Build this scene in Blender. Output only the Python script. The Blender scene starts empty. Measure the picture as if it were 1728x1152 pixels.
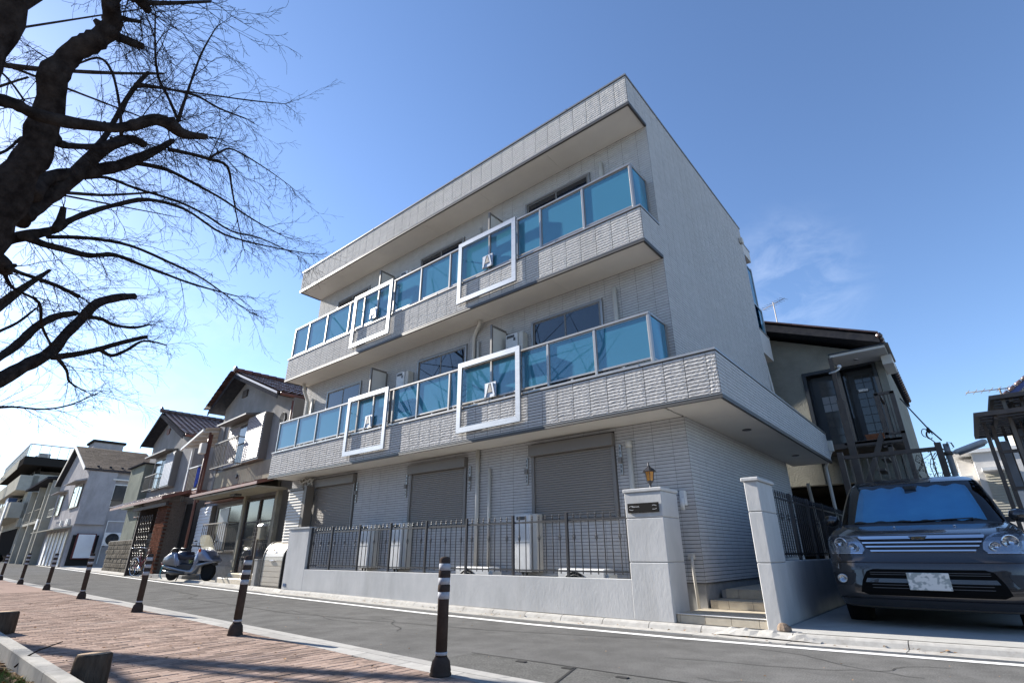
import bpy, math, random
import numpy as np
from mathutils import Vector, Matrix
C = bpy.context.scene
COL = C.collection
random.seed(7)
R = math.radians
# ------------------------------------------------------------------ camera
cam = bpy.data.cameras.new('camera'); co = bpy.data.objects.new('camera', cam); COL.objects.link(co)
rr = [[0.766695, 0.642006, -0.002493], [-0.245549, 0.289647, -0.9251], [-0.593198, 0.709882, 0.379716]]
co.matrix_world = Matrix(((rr[0][0], -rr[1][0], -rr[2][0], 0), (rr[0][1], -rr[1][1], -rr[2][1], 0), (rr[0][2], -rr[1][2], -rr[2][2], 0.8), (0, 0, 0, 1)))
cam.sensor_width = 36; cam.lens = 18.14; cam.clip_start = .05; cam.clip_end = 2000
C.camera = co
# ------------------------------------------------------------------ sky and sun
SUN_AZ, SUN_EL = 8.8, 27.0       # shadows point to +X, turned slightly to +Y
sd = Vector((-math.cos(R(SUN_AZ)) * math.cos(R(SUN_EL)), -math.sin(R(SUN_AZ)) * math.cos(R(SUN_EL)), math.sin(R(SUN_EL))))
w = bpy.data.worlds.new('World'); C.world = w; w.use_nodes = True
nt = w.node_tree; nt.nodes.clear()
out = nt.nodes.new('ShaderNodeOutputWorld'); bg = nt.nodes.new('ShaderNodeBackground')
sky = nt.nodes.new('ShaderNodeTexSky'); sky.sky_type = 'NISHITA'; sky.sun_disc = False
sky.sun_elevation = R(SUN_EL); sky.sun_rotation = math.atan2(sd.x, sd.y)
sky.air_density = 1.0; sky.dust_density = 0.2; sky.ozone_density = 3.4; sky.altitude = 30
# thin cirrus in the sky: noise in direction space, only in a few wisps
tc = nt.nodes.new('ShaderNodeTexCoord'); mp = nt.nodes.new('ShaderNodeMapping'); mp.inputs['Scale'].default_value = (4.0, 4.0, 7.5)
mp.inputs['Rotation'].default_value = (.25, .35, .6)
nz = nt.nodes.new('ShaderNodeTexNoise'); nz.inputs['Scale'].default_value = 2.6; nz.inputs['Detail'].default_value = 9; nz.inputs['Roughness'].default_value = .62; nz.inputs['Distortion'].default_value = .6
nt.links.new(tc.outputs['Generated'], mp.inputs['Vector']); nt.links.new(mp.outputs['Vector'], nz.inputs['Vector'])
cr = nt.nodes.new('ShaderNodeMapRange'); cr.inputs['From Min'].default_value = .40; cr.inputs['From Max'].default_value = .78; cr.inputs['To Max'].default_value = .17
nt.links.new(nz.outputs['Fac'], cr.inputs['Value'])
acc = None      # the wisps hang in a few parts of the sky: one beyond the building's right side, low banks towards the sun, some behind
for d_, r_, k_ in (((-.135, .895, .425), .15, 1.0), ((-.955, .21, .2), .34, .8), ((.75, .5, .42), .3, .6), ((.3, -.85, .4), .5, .7)):
    vd = nt.nodes.new('ShaderNodeVectorMath'); vd.operation = 'DISTANCE'; vd.inputs[1].default_value = d_; nt.links.new(tc.outputs['Generated'], vd.inputs[0])
    rm = nt.nodes.new('ShaderNodeMapRange'); rm.interpolation_type = 'SMOOTHSTEP'; rm.inputs['From Min'].default_value = r_; rm.inputs['From Max'].default_value = r_ * .25; rm.inputs['To Max'].default_value = k_; nt.links.new(vd.outputs['Value'], rm.inputs['Value'])
    if acc is None: acc = rm.outputs[0]
    else: ad = nt.nodes.new('ShaderNodeMath'); ad.operation = 'ADD'; nt.links.new(acc, ad.inputs[0]); nt.links.new(rm.outputs[0], ad.inputs[1]); acc = ad.outputs[0]
mu = nt.nodes.new('ShaderNodeMath'); mu.operation = 'MULTIPLY'; nt.links.new(cr.outputs[0], mu.inputs[0]); nt.links.new(acc, mu.inputs[1])
mx = nt.nodes.new('ShaderNodeMix'); mx.data_type = 'RGBA'; mx.inputs['B'].default_value = (7.5, 7.9, 8.6, 1)
nt.links.new(mu.outputs[0], mx.inputs['Factor']); tn = nt.nodes.new('ShaderNodeMix'); tn.data_type = 'RGBA'; tn.blend_type = 'MULTIPLY'; tn.inputs['Factor'].default_value = 1; tn.inputs['B'].default_value = (.965, .99, 1.07, 1)
nt.links.new(sky.outputs[0], tn.inputs['A']); nt.links.new(tn.outputs['Result'], mx.inputs['A']); nt.links.new(mx.outputs['Result'], bg.inputs[0])
nt.links.new(bg.outputs[0], out.inputs[0]); bg.inputs[1].default_value = 0.080
sl = bpy.data.lights.new('sun', 'SUN'); sl.energy = 5.0; sl.angle = R(.53); sl.color = (1, .95, .87)
so = bpy.data.objects.new('sun', sl); COL.objects.link(so); so.rotation_euler = sd.to_track_quat('Z', 'Y').to_euler(); so.location = (-20, -5, 20)
vs = C.view_settings; vs.view_transform = 'Standard'; vs.look = 'None'; vs.gamma = 1; vs.exposure = 1.52; vs.use_curve_mapping = False
C.render.engine = 'CYCLES'
# ------------------------------------------------------------------ materials
def mat(name, c, c2=None, scale=6., rough=.7, bump=0., bscale=60., metal=0., spec=.5, detail=6., vary=0., stretch=(1, 1, 1), coat=0., mix=(.35, .65), trans=0., alpha=None, dirt=None, rnd=None, world=False):
    m = bpy.data.materials.new(name); m.use_nodes = True; n = m.node_tree; B = n.nodes['Principled BSDF']; L = n.links.new
    def S(k, v):
        if k in B.inputs: B.inputs[k].default_value = v
    S('Base Color', (*c, 1)); S('Roughness', rough); S('Metallic', metal); S('Specular IOR Level', spec); S('Coat Weight', coat); S('Coat Roughness', .04); S('Transmission Weight', trans)
    t = n.nodes.new('ShaderNodeTexCoord'); mp = n.nodes.new('ShaderNodeMapping'); mp.inputs['Scale'].default_value = stretch; 
    TO = n.nodes.new('ShaderNodeNewGeometry').outputs['Position'] if world else t.outputs['Object']
    L(TO, mp.inputs[0])
    last = None
    if rough >= .75 and metal == 0: S('Specular IOR Level', 0.0 if rough != .8 else .04)
    if c2 is not None:
        z = n.nodes.new('ShaderNodeTexNoise'); z.inputs['Scale'].default_value = scale; z.inputs['Detail'].default_value = detail; z.inputs['Roughness'].default_value = .62; L(mp.outputs[0], z.inputs['Vector'])
        r = n.nodes.new('ShaderNodeValToRGB'); r.color_ramp.elements[0].position = mix[0]; r.color_ramp.elements[1].position = mix[1]
        r.color_ramp.elements[0].color = (*c, 1); r.color_ramp.elements[1].color = (*c2, 1); L(z.outputs['Fac'], r.inputs[0]); last = r.outputs[0]
    if dirt:     # (colour, scale, amount, stretch) streaks and stains
        z2 = n.nodes.new('ShaderNodeTexNoise'); z2.inputs['Scale'].default_value = dirt[1]; z2.inputs['Detail'].default_value = 8; z2.inputs['Roughness'].default_value = .7
        m3 = n.nodes.new('ShaderNodeMapping'); m3.inputs['Scale'].default_value = dirt[3]; L(TO, m3.inputs[0]); L(m3.outputs[0], z2.inputs['Vector'])
        mr = n.nodes.new('ShaderNodeMapRange'); mr.inputs['From Min'].default_value = .5; mr.inputs['From Max'].default_value = .75; mr.inputs['To Max'].default_value = dirt[2]; L(z2.outputs['Fac'], mr.inputs[0])
        k = n.nodes.new('ShaderNodeMix'); k.data_type = 'RGBA'; k.inputs['B'].default_value = (*dirt[0], 1); L(mr.outputs[0], k.inputs['Factor'])
        if last: L(last, k.inputs['A'])
        else: k.inputs['A'].default_value = (*c, 1)
        last = k.outputs['Result']
    if rnd:      # value change from piece to piece
        g = n.nodes.new('ShaderNodeNewGeometry'); o = n.nodes.new('ShaderNodeObjectInfo'); a = n.nodes.new('ShaderNodeMath'); L(g.outputs['Random Per Island'], a.inputs[0]); L(o.outputs['Random'], a.inputs[1])
        fr = n.nodes.new('ShaderNodeMath'); fr.operation = 'FRACT'; L(a.outputs[0], fr.inputs[0])
        mr = n.nodes.new('ShaderNodeMapRange'); mr.inputs['To Min'].default_value = 1 - rnd; mr.inputs['To Max'].default_value = 1 + rnd; L(fr.outputs[0], mr.inputs[0])
        hs = n.nodes.new('ShaderNodeHueSaturation'); L(mr.outputs[0], hs.inputs['Value'])
        if last: L(last, hs.inputs['Color'])
        else: hs.inputs['Color'].default_value = (*c, 1)
        last = hs.outputs[0]
    if last: L(last, B.inputs['Base Color'])
    if bump:
        z = n.nodes.new('ShaderNodeTexNoise'); z.inputs['Scale'].default_value = bscale; z.inputs['Detail'].default_value = 8; z.inputs['Roughness'].default_value = .6; L(mp.outputs[0], z.inputs['Vector'])
        b = n.nodes.new('ShaderNodeBump'); b.inputs['Strength'].default_value = 1; b.inputs['Distance'].default_value = bump; L(z.outputs['Fac'], b.inputs['Height']); L(b.outputs[0], B.inputs['Normal'])
    return m
def glass(name, tint, body, amt, rough=.02, transl=0., ior=1.55):
    # tinted pane: fresnel gloss over a mix of see-through tint and milky body colour
    m = bpy.data.materials.new(name); m.use_nodes = True; n = m.node_tree; n.nodes.clear(); L = n.links.new
    o = n.nodes.new('ShaderNodeOutputMaterial'); tr = n.nodes.new('ShaderNodeBsdfTransparent'); tr.inputs[0].default_value = (*tint, 1)
    df = n.nodes.new('ShaderNodeBsdfDiffuse'); df.inputs[0].default_value = (*body, 1); tl = n.nodes.new('ShaderNodeBsdfTranslucent'); tl.inputs[0].default_value = (*body, 1)
    a = n.nodes.new('ShaderNodeMixShader'); a.inputs[0].default_value = transl; L(df.outputs[0], a.inputs[1]); L(tl.outputs[0], a.inputs[2])
    b = n.nodes.new('ShaderNodeMixShader'); b.inputs[0].default_value = amt; L(tr.outputs[0], b.inputs[1]); L(a.outputs[0], b.inputs[2])
    fr = n.nodes.new('ShaderNodeFresnel'); fr.inputs[0].default_value = ior; gl = n.nodes.new('ShaderNodeBsdfGlossy'); gl.inputs['Roughness'].default_value = rough
    c = n.nodes.new('ShaderNodeMixShader'); L(fr.outputs[0], c.inputs[0]); L(b.outputs[0], c.inputs[1]); L(gl.outputs[0], c.inputs[2]); L(c.outputs[0], o.inputs[0])
    return m
M = {}
M['tile'] = mat('pale_stone_tile', (.55, .535, .52), (.47, .46, .45), 30, .8, .0022, 110, rnd=.06, world=True, dirt=((.36, .34, .32), .7, .5, (1, 1, .22)))
M['tile_smooth'] = mat('pale_smooth_tile', (.49, .485, .48), (.44, .435, .43), 12, .8, .0006, 80, rnd=.03, world=True, dirt=((.38, .36, .34), .6, .3, (1, 1, .15)))
M['grout'] = mat('grey_grout', (.10, .096, .092), rough=.9)
M['soffit'] = mat('cream_soffit_board', (.66, .63, .57), (.62, .59, .54), 2, .8)
M['coping'] = mat('bronze_aluminium', (.30, .285, .265), rough=.35, metal=.6)
M['alu'] = mat('champagne_aluminium', (.40, .375, .345), (.36, .34, .315), 3, .32, metal=.7)
M['dark_trim'] = mat('dark_drip_edge', (.06, .055, .05), rough=.5)
M['silver'] = mat('brushed_silver_aluminium', (.37, .39, .42), (.30, .32, .35), 4, .42, metal=.75, stretch=(1, 1, 12))
M['balglass'] = glass('teal_frosted_balcony_glass', (.25, .50, .62), (.09, .33, .50), .80, .012, .35, 1.95)
M['winglass'] = mat('dark_window_glass', (.01, .016, .024), rough=.015, spec=1.0)
M['winglass_old'] = mat('old_window_glass', (.03, .033, .036), (.06, .06, .06), 1.2, .08, spec=.6)
M['frosted'] = mat('frosted_pane', (.30, .31, .33), (.20, .21, .23), 2, .35)
M['curtain'] = mat('grey_blue_curtain', (.32, .34, .42), rough=.9)
M['shutter'] = mat('grey_roller_shutter', (.235, .215, .195), rough=.5, metal=.1)
M['shutframe'] = mat('shutter_frame_bronze', (.185, .17, .155), rough=.5, metal=.2)
M['pvc'] = mat('cream_downpipe', (.55, .52, .46), (.5, .47, .42), 5, .5)
M['white_metal'] = mat('white_painted_metal', (.66, .66, .65), (.56, .56, .55), 8, .45)
M['grille'] = mat('dark_fan_grille', (.06, .06, .06), rough=.5)
M['plaster'] = mat('white_brushed_plaster', (.50, .495, .485), (.43, .43, .425), 3, .85, .0022, 30, stretch=(1, 1, .5), world=True, dirt=((.27, .265, .25), 1.6, .5, (1, 1, .3)))
M['iron'] = mat('black_wrought_iron', (.022, .022, .026), rough=.42, spec=.5)
M['concrete'] = mat('pale_concrete', (.38, .365, .34), (.30, .29, .27), 9, .85, .002, 120, dirt=((.22, .21, .19), 2.2, .5, (1, 1, 1)))
M['concrete2'] = mat('foundation_concrete', (.34, .335, .32), (.28, .275, .265), 7, .9, .002, 100)
M['kerb'] = mat('kerb_concrete', (.42, .405, .375), (.34, .325, .30), 12, .85, .002, 150, dirt=((.25, .23, .2), 3, .6, (1, 1, 1)), rnd=.07)
M['slab'] = mat('kerb_slab_concrete', (.36, .35, .33), (.30, .29, .275), 14, .85, .0015, 160, rnd=.10)
M['steptile'] = mat('beige_porch_tile', (.50, .44, .34), (.43, .375, .29), 12, .55, .0006, 120, rnd=.06)
M['brick'] = mat('pink_tan_paver', (.31, .235, .195), (.215, .16, .135), 40, .9, .0015, 200, rnd=.28, dirt=((.27, .23, .20), 1.5, .6, (1, 1, 1)))
M['joint'] = mat('sand_joint', (.11, .085, .07), (.17, .14, .115), 30, .95)
M['brickfar'] = mat('pink_tan_paving_beyond', (.30, .23, .195), (.245, .185, .16), 14, .9, .002, 60, stretch=(10, 1, 1))
M['paint'] = mat('road_line_white', (.75, .74, .72), (.60, .59, .57), 20, .7, .0006, 200, dirt=((.2, .2, .2), 12, .55, (1, 1, 1)))
M['post'] = mat('dark_brown_bollard_rubber', (.050, .039, .034), (.064, .050, .044), 20, .75)
M['band'] = mat('reflective_white_band', (.40, .41, .44), (.32, .33, .36), 60, .75)
M['bark'] = mat('dark_cherry_bark', (.018, .014, .013), (.05, .04, .036), 14, .9, .02, 22, stretch=(1, 1, 1), detail=9)
M['twig'] = mat('grey_brown_twig', (.025, .019, .017), rough=.9)
M['log'] = mat('weathered_log', (.05, .038, .03), (.11, .085, .065), 9, .9, .008, 30, stretch=(3, 3, .5))
M['logtop'] = mat('cut_log_top', (.36, .29, .22), (.27, .2, .15), 18, .9)
M['soil'] = mat('dry_soil', (.09, .065, .045), (.16, .12, .085), 12, .98, .02, 14)
M['leafs'] = mat('dead_leaf', (.20, .11, .05), (.33, .20, .10), 30, .8, rnd=.5)
M['grass'] = mat('short_green_weed', (.10, .15, .035), (.16, .20, .06), 20, .8, rnd=.3)
M['green'] = mat('potted_plant_leaf', (.10, .17, .04), (.2, .28, .08), 12, .7, rnd=.3)
M['chrome'] = mat('chrome', (.8, .8, .82), rough=.08, metal=1)
M['rubber'] = mat('tyre_rubber', (.02, .02, .02), rough=.8, bump=.002, bscale=40)
M['black'] = mat('black_plastic', (.015, .015, .017), rough=.5)
M['dark'] = mat('dark_and_shade_fill', (.03, .028, .026), rough=.9)  # near-black; also stands in for shade in entrances, openings and the garage
M['red'] = mat('red_paint', (.35, .04, .03), rough=.5)
M['white'] = mat('white_board', (.72, .72, .72), (.66, .66, .66), 2, .6)
# asphalt with tar joints and patches
m = mat('worn_grey_asphalt', (.108, .106, .102), (.145, .142, .137), 3, .92, .003, 220, dirt=((.08, .078, .075), .35, .75, (1, .45, 1)))
n = m.node_tree; B = n.nodes['Principled BSDF']; src = B.inputs['Base Color'].links[0].from_socket
sp = n.nodes.new('ShaderNodeTexNoise'); sp.inputs['Scale'].default_value = 85; sp.inputs['Detail'].default_value = 6; sp.inputs['Roughness'].default_value = .8; t = n.nodes.new('ShaderNodeTexCoord'); n.links.new(t.outputs['Object'], sp.inputs['Vector'])
mr = n.nodes.new('ShaderNodeMapRange'); mr.inputs['From Min'].default_value = .3; mr.inputs['From Max'].default_value = .75; mr.inputs['To Min'].default_value = .5; mr.inputs['To Max'].default_value = 1.6; n.links.new(sp.outputs['Fac'], mr.inputs[0])
hs = n.nodes.new('ShaderNodeHueSaturation'); n.links.new(mr.outputs[0], hs.inputs['Value']); n.links.new(src, hs.inputs['Color']); n.links.new(hs.outputs[0], B.inputs['Base Color'])
M['asphalt'] = m
M['seam'] = mat('tar_seam', (.045, .044, .043), rough=.8)
M['patch'] = mat('concrete_drain_cover', (.085, .084, .080), (.15, .147, .14), 70, .92, .003, 220, dirt=((.06, .06, .055), 3, .7, (1, 1, 1)))
# ------------------------------------------------------------------ mesh builder
class MB:
    def __init__(s): s.v = []; s.f = []; s.sm = []
    def add(s, vs, fs, smooth=False):
        o = len(s.v); s.v += [tuple(p) for p in vs]; s.f += [tuple(i + o for i in q) for q in fs]; s.sm += [smooth] * len(fs); return s
    def box(s, x0, x1, y0, y1, z0, z1, b=0.):
        if b <= 0:
            return s.add([(x0, y0, z0), (x1, y0, z0), (x1, y1, z0), (x0, y1, z0), (x0, y0, z1), (x1, y0, z1), (x1, y1, z1), (x0, y1, z1)],
                     [(0, 3, 2, 1), (4, 5, 6, 7), (0, 1, 5, 4), (1, 2, 6, 5), (2, 3, 7, 6), (3, 0, 4, 7)])
        # bevelled: 24 vertices
        X, Y, Z = (x0, x1), (y0, y1), (z0, z1); vs = []; idx = {}
        for i in (0, 1):
            for j in (0, 1):
                for k in (0, 1):
                    sx, sy, sz = (1, -1)[i], (1, -1)[j], (1, -1)[k]
                    for a, d in (('x', (0, 1, 1)), ('y', (1, 0, 1)), ('z', (1, 1, 0))):
                        idx[(i, j, k, a)] = len(vs); vs.append((X[i] + sx * b * d[0], Y[j] + sy * b * d[1], Z[k] + sz * b * d[2]))
        g = lambda *q: [idx[t] for t in q]; fs = []
        for i in (0, 1):
            q = g((i, 0, 0, 'x'), (i, 1, 0, 'x'), (i, 1, 1, 'x'), (i, 0, 1, 'x')); fs.append(q if i else q[::-1])
            q = g((0, i, 0, 'y'), (1, i, 0, 'y'), (1, i, 1, 'y'), (0, i, 1, 'y')); fs.append(q[::-1] if i else q)
            q = g((0, 0, i, 'z'), (1, 0, i, 'z'), (1, 1, i, 'z'), (0, 1, i, 'z')); fs.append(q if i else q[::-1])
        for i in (0, 1):
            for j in (0, 1):
                q = g((i, j, 0, 'x'), (i, j, 0, 'y'), (i, j, 1, 'y'), (i, j, 1, 'x')); fs.append(q if i == j else q[::-1])
                q = g((i, 0, j, 'x'), (i, 0, j, 'z'), (i, 1, j, 'z'), (i, 1, j, 'x')); fs.append(q[::-1] if i == j else q)
                q = g((0, i, j, 'y'), (0, i, j, 'z'), (1, i, j, 'z'), (1, i, j, 'y')); fs.append(q if i == j else q[::-1])
                for k in (0, 1):
                    q = g((i, j, k, 'x'), (i, j, k, 'y'), (i, j, k, 'z')); fs.append(q)
        return s.add(vs, fs)
    def prism(s, poly, a0, a1, axis='y'):
        # poly: 2-D outline; axis y: (x,z); axis x: (y,z); axis z: (x,y)
        n = len(poly); f = {'y': lambda p, a: (p[0], a, p[1]), 'x': lambda p, a: (a, p[0], p[1]), 'z': lambda p, a: (p[0], p[1], a)}[axis]
        vs = [f(p, a0) for p in poly] + [f(p, a1) for p in poly]
        return s.add(vs, [tuple(range(n))[::-1], tuple(range(n, 2 * n))] + [(i, (i + 1) % n, n + (i + 1) % n, n + i) for i in range(n)])
    def tube(s, pts, rad, n=8, cap=True, smooth=True):
        pts = [Vector(p) for p in pts]; rad = rad if isinstance(rad, (list, tuple)) else [rad] * len(pts)
        vs = []; fs = []; up = None
        for i, p in enumerate(pts):
            t = (pts[min(i + 1, len(pts) - 1)] - pts[max(i - 1, 0)])
            if t.length < 1e-9: t = Vector((0, 0, 1))
            t.normalize()
            if up is None: up = Vector((0, 0, 1)) if abs(t.z) < .9 else Vector((1, 0, 0))
            a = t.cross(up)
            if a.length < 1e-6: a = t.orthogonal()
            a.normalize(); b = a.cross(t); up = b
            for k in range(n):
                th = 2 * math.pi * k / n; vs.append(p + (a * math.cos(th) + b * math.sin(th)) * rad[i])
        for i in range(len(pts) - 1):
            for k in range(n): fs.append((i * n + k, i * n + (k + 1) % n, (i + 1) * n + (k + 1) % n, (i + 1) * n + k))
        if cap: fs += [tuple(range(n))[::-1], tuple(range(len(vs) - n, len(vs)))]
        return s.add(vs, fs, smooth)
    def cyl(s, p0, p1, r, n=12, r1=None): return s.tube([p0, p1], [r, r if r1 is None else r1], n, True, n > 8)
    def lathe(s, prof, c=(0, 0, 0), n=16, smooth=True):
        vs = [(c[0] + r * math.cos(2 * math.pi * k / n), c[1] + r * math.sin(2 * math.pi * k / n), c[2] + z) for r, z in prof for k in range(n)]
        fs = [(i * n + k, i * n + (k + 1) % n, (i + 1) * n + (k + 1) % n, (i + 1) * n + k) for i in range(len(prof) - 1) for k in range(n)]
        fs += [tuple(range(n))[::-1], tuple(range(len(vs) - n, len(vs)))]
        return s.add(vs, fs, smooth)
    def xf(s, fn): s.v = [tuple(fn(Vector(p))) for p in s.v]; return s
    def bar(s, p0, p1, wx, wz):   # square bar between two points
        p0 = Vector(p0); p1 = Vector(p1); t = (p1 - p0).normalized(); a = t.cross(Vector((0, 0, 1)))
        if a.length < 1e-4: a = Vector((1, 0, 0))
        a.normalize(); b = a.cross(t); vs = []
        for p in (p0, p1):
            for sa, sb in ((-1, -1), (1, -1), (1, 1), (-1, 1)): vs.append(p + a * sa * wx / 2 + b * sb * wz / 2)
        return s.add(vs, [(0, 1, 2, 3), (7, 6, 5, 4), (0, 4, 5, 1), (1, 5, 6, 2), (2, 6, 7, 3), (3, 7, 4, 0)])
    def mesh(s, name, m=None):
        me = bpy.data.meshes.new(name); me.from_pydata(s.v, [], s.f)
        if any(s.sm): me.polygons.foreach_set('use_smooth', s.sm)
        if m: me.materials.append(M[m] if isinstance(m, str) else m)
        me.update(); return me
FR = {}    # local frames of the thing roots: name -> (location, rotation)
def prop(o, label=None, cat=None, group=None, kind=None):
    for k, v in (('label', label), ('category', cat), ('group', group), ('kind', kind)):
        if v: o[k] = v
    return o
def thing(name, label, cat, loc=(0, 0, 0), rz=0., group=None):
    o = bpy.data.objects.new(name, None); COL.objects.link(o); o.location = loc; o.rotation_euler = (0, 0, rz); o.empty_display_size = .2
    return prop(o, label, cat, group)
def put(name, mb, m, parent=None, **kw):     # one mesh object; its vertices are in the parent's local space
    o = bpy.data.objects.new(name, mb.mesh(name, m) if isinstance(mb, MB) else mb); COL.objects.link(o)
    if parent is not None: o.parent = parent
    return prop(o, **kw)
def piece(name, me, parent, loc, rot=(0, 0, 0), sc=(1, 1, 1)):
    o = bpy.data.objects.new(name, me); COL.objects.link(o); o.parent = parent; o.location = loc; o.rotation_euler = rot; o.scale = sc; return o
def copy_tree(o, parent=None):
    c = o.copy(); COL.objects.link(c)
    if parent is not None: c.parent = parent
    for ch in list(o.children): copy_tree(ch, c)
    return c
def struct(name, mb, m): return put(name, mb, m, kind='structure')
# ------------------------------------------------------------------ ground, road, kerbs
def lerp(tab, x):
    if x <= tab[0][0]: return tab[0][1]
    for (a, b), (c, d) in zip(tab, tab[1:]):
        if x <= c: return b + (d - b) * (x - a) / (c - a)
    return tab[-1][1]
LINE = [(-140, 18.5), (-80, 12.2), (-32, 7.75), (-20, 6.6), (-16.4, 6.33), (-11.5, 5.97), (-9.3, 5.82), (-6.5, 5.66), (-4.4, 5.61), (-2.6, 5.68), (-1.2, 5.83), (0.05, 6.0), (6, 6.7), (40, 11)]
NEAR = [(-140, 9.0), (-80, 6.2), (-40, 4.3), (-23.5, 3.55), (-12, 3.2), (-8, 3.08), (-5.2, 2.99), (-3.2, 2.9), (2, 2.85), (40, 2.8)]
yl = lambda x: lerp(LINE, x)
yn = lambda x: lerp(NEAR, x)
def yk(x):
    y = yl(x) + .60
    if -12.7 < x < -3.0: y = min(y, 6.53)
    if -1.8 < x: y = yl(x) + .47
    return y
def ribbon(xs, f0, f1, z):
    b = MB(); vs = []
    for x in xs: vs += [(x, f0(x), z), (x, f1(x), z)]
    return b.add(vs, [(2 * i, 2 * i + 2, 2 * i + 3, 2 * i + 1) for i in range(len(xs) - 1)])
xs = [-140, -110, -80, -60, -45, -36, -32, -28, -24, -20, -18, -16.4, -14, -12.8, -11.5, -9.3, -8, -6.5, -5.2, -4.4, -3.6, -2.6, -1.8, -1.2, -.5, .05, 2, 6, 15, 40]
struct('ground', MB().add([(-400, -300, -.06), (300, -300, -.06), (300, 400, -.06), (-400, 400, -.06)], [(0, 1, 2, 3)]), 'concrete2')
struct('road', ribbon(xs, lambda x: yn(x) + .2, lambda x: yl(x) + .55, 0), 'asphalt')
struct('yard_pavement', ribbon(xs, lambda x: yk(x) - .02, lambda x: yk(x) + 40, .025), 'concrete')
struct('road_line', ribbon(xs, lambda x: yl(x) - .055, lambda x: yl(x) + .055, .004), 'paint')
# tar seams and a cover strip in the road
b = MB()
def strip(b, pts, w, z):
    for p, q in zip(pts, pts[1:]):
        p = Vector((*p, 0)); q = Vector((*q, 0)); t = (q - p).normalized(); nn = Vector((-t.y, t.x, 0)) * w / 2
        b.add([(p - nn + Vector((0, 0, z))), (q - nn + Vector((0, 0, z))), (q + nn + Vector((0, 0, z))), (p + nn + Vector((0, 0, z)))], [(0, 1, 2, 3)])
strip(b, [(-3.6, 3.75), (-2.9, 3.78), (-2.2, 3.8), (-1.2, 3.86), (1.5, 3.95)], .02, .005)
strip(b, [(-2.55, 3.79), (-2.35, 3.22)], .02, .006)
strip(b, [(-16, 5.4), (-12.8, 5.0), (-12.2, 4.6)], .018, .005); strip(b, [(-12.2, 4.6), (-8, 4.4), (-4.5, 4.9), (-2.4, 5.55)], .014, .006)
struct('road_seam', b, 'seam')
struct('road_patch', MB().add([(-3.6, 3.24, .003), (-1.2, 3.24, .003), (-1.2, 3.85, .003), (-2.9, 3.78, .003), (-3.6, 3.74, .003)], [(0, 1, 2, 3, 4)]), 'patch')
for x, y in ((-2.62, 3.72), (-2.15, 3.70), (-3.05, 3.70)):
    struct('drain_cover', MB().box(x, x + .09, y - .022, y + .022, .002, .009, .002), 'seam')
# kerb on the building side: each piece a gutter with a rounded lip
kg = bpy.data.objects.new('far_kerb', None); COL.objects.link(kg); kg['kind'] = 'structure'
x = 3.0; i = 0
while x > -60:
    L = .92 if x > -1.9 else .6
    if x < -16: L = 1.2
    if x < -30: L = 3
    x1 = x; x0 = x - L; prof = [(-.34, .0), (-.34, .012), (-.10, .006), (-.075, .045), (-.05, .062), (-.02, .066), (0, .066), (0, 0)]
    bb = MB(); vs = []
    for xx in (x0 + .004, x1 - .004):
        for dy, dz in prof: vs.append((xx, yk(xx) + dy, dz))
    n_ = len(prof); bb.add(vs, [tuple(range(n_)), tuple(range(n_, 2 * n_))[::-1]] + [(k, n_ + k, n_ + (k + 1) % n_, (k + 1) % n_) for k in range(n_)])
    put('kerb_stone', bb, 'kerb', kg)
    x = x0; i += 1
# broken mortar lump where the kerb pieces end beside the gate post
b = MB(); rng = random.Random(3); vs = []; nx, ny = 14, 6
for i in range(nx + 1):
    for j in range(ny + 1):
        u = i / nx; v = j / ny; xx = -2.35 + u * 1.0; yy = 6.12 + v * .34
        vs.append((xx, yy, .008 + .062 * math.sin(math.pi * min(1, v * 1.15 + .02)) ** .6 * (.7 + .5 * rng.random()) * min(1, 6 * u + .3, 6 * (1 - u) + .2)))
b.add(vs, [(i * (ny + 1) + j, (i + 1) * (ny + 1) + j, (i + 1) * (ny + 1) + j + 1, i * (ny + 1) + j + 1) for i in range(nx) for j in range(ny)])
struct('kerb_mortar', b, 'kerb')
b = MB(); b.lathe([(.045, 0), (.06, .02), (.055, .05), (.035, .075), (.012, .085)], (0, 0, 0), 9, False); b.xf(lambda p: Vector((p.x * 1.2 + .01 * math.sin(40 * p.z), p.y * .9, p.z)))
st = put('stone', b, mat('brown_stone', (.16, .12, .09), (.24, .19, .15), 20, .9, .004, 40)); st.location = (-1.70, 6.30, .06); prop(st, 'small brown stone lying on the kerb at the foot of the right gate post', 'stone')
# driveway slab
struct('driveway', MB().add([(-1.74, yk(-1.74) , .07), (-.5, yk(-.5), .07), (.6, yk(.6), .07), (3, yk(3), .07), (3, 14, .07), (-1.74, 14, .07)], [(0, 1, 2, 3, 4, 5)]), mat('driveway_concrete', (.38, .37, .345), (.33, .32, .30), 4, .85, .002, 150, dirt=((.3, .29, .27), 1.5, .4, (1, 1, 1))))
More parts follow.
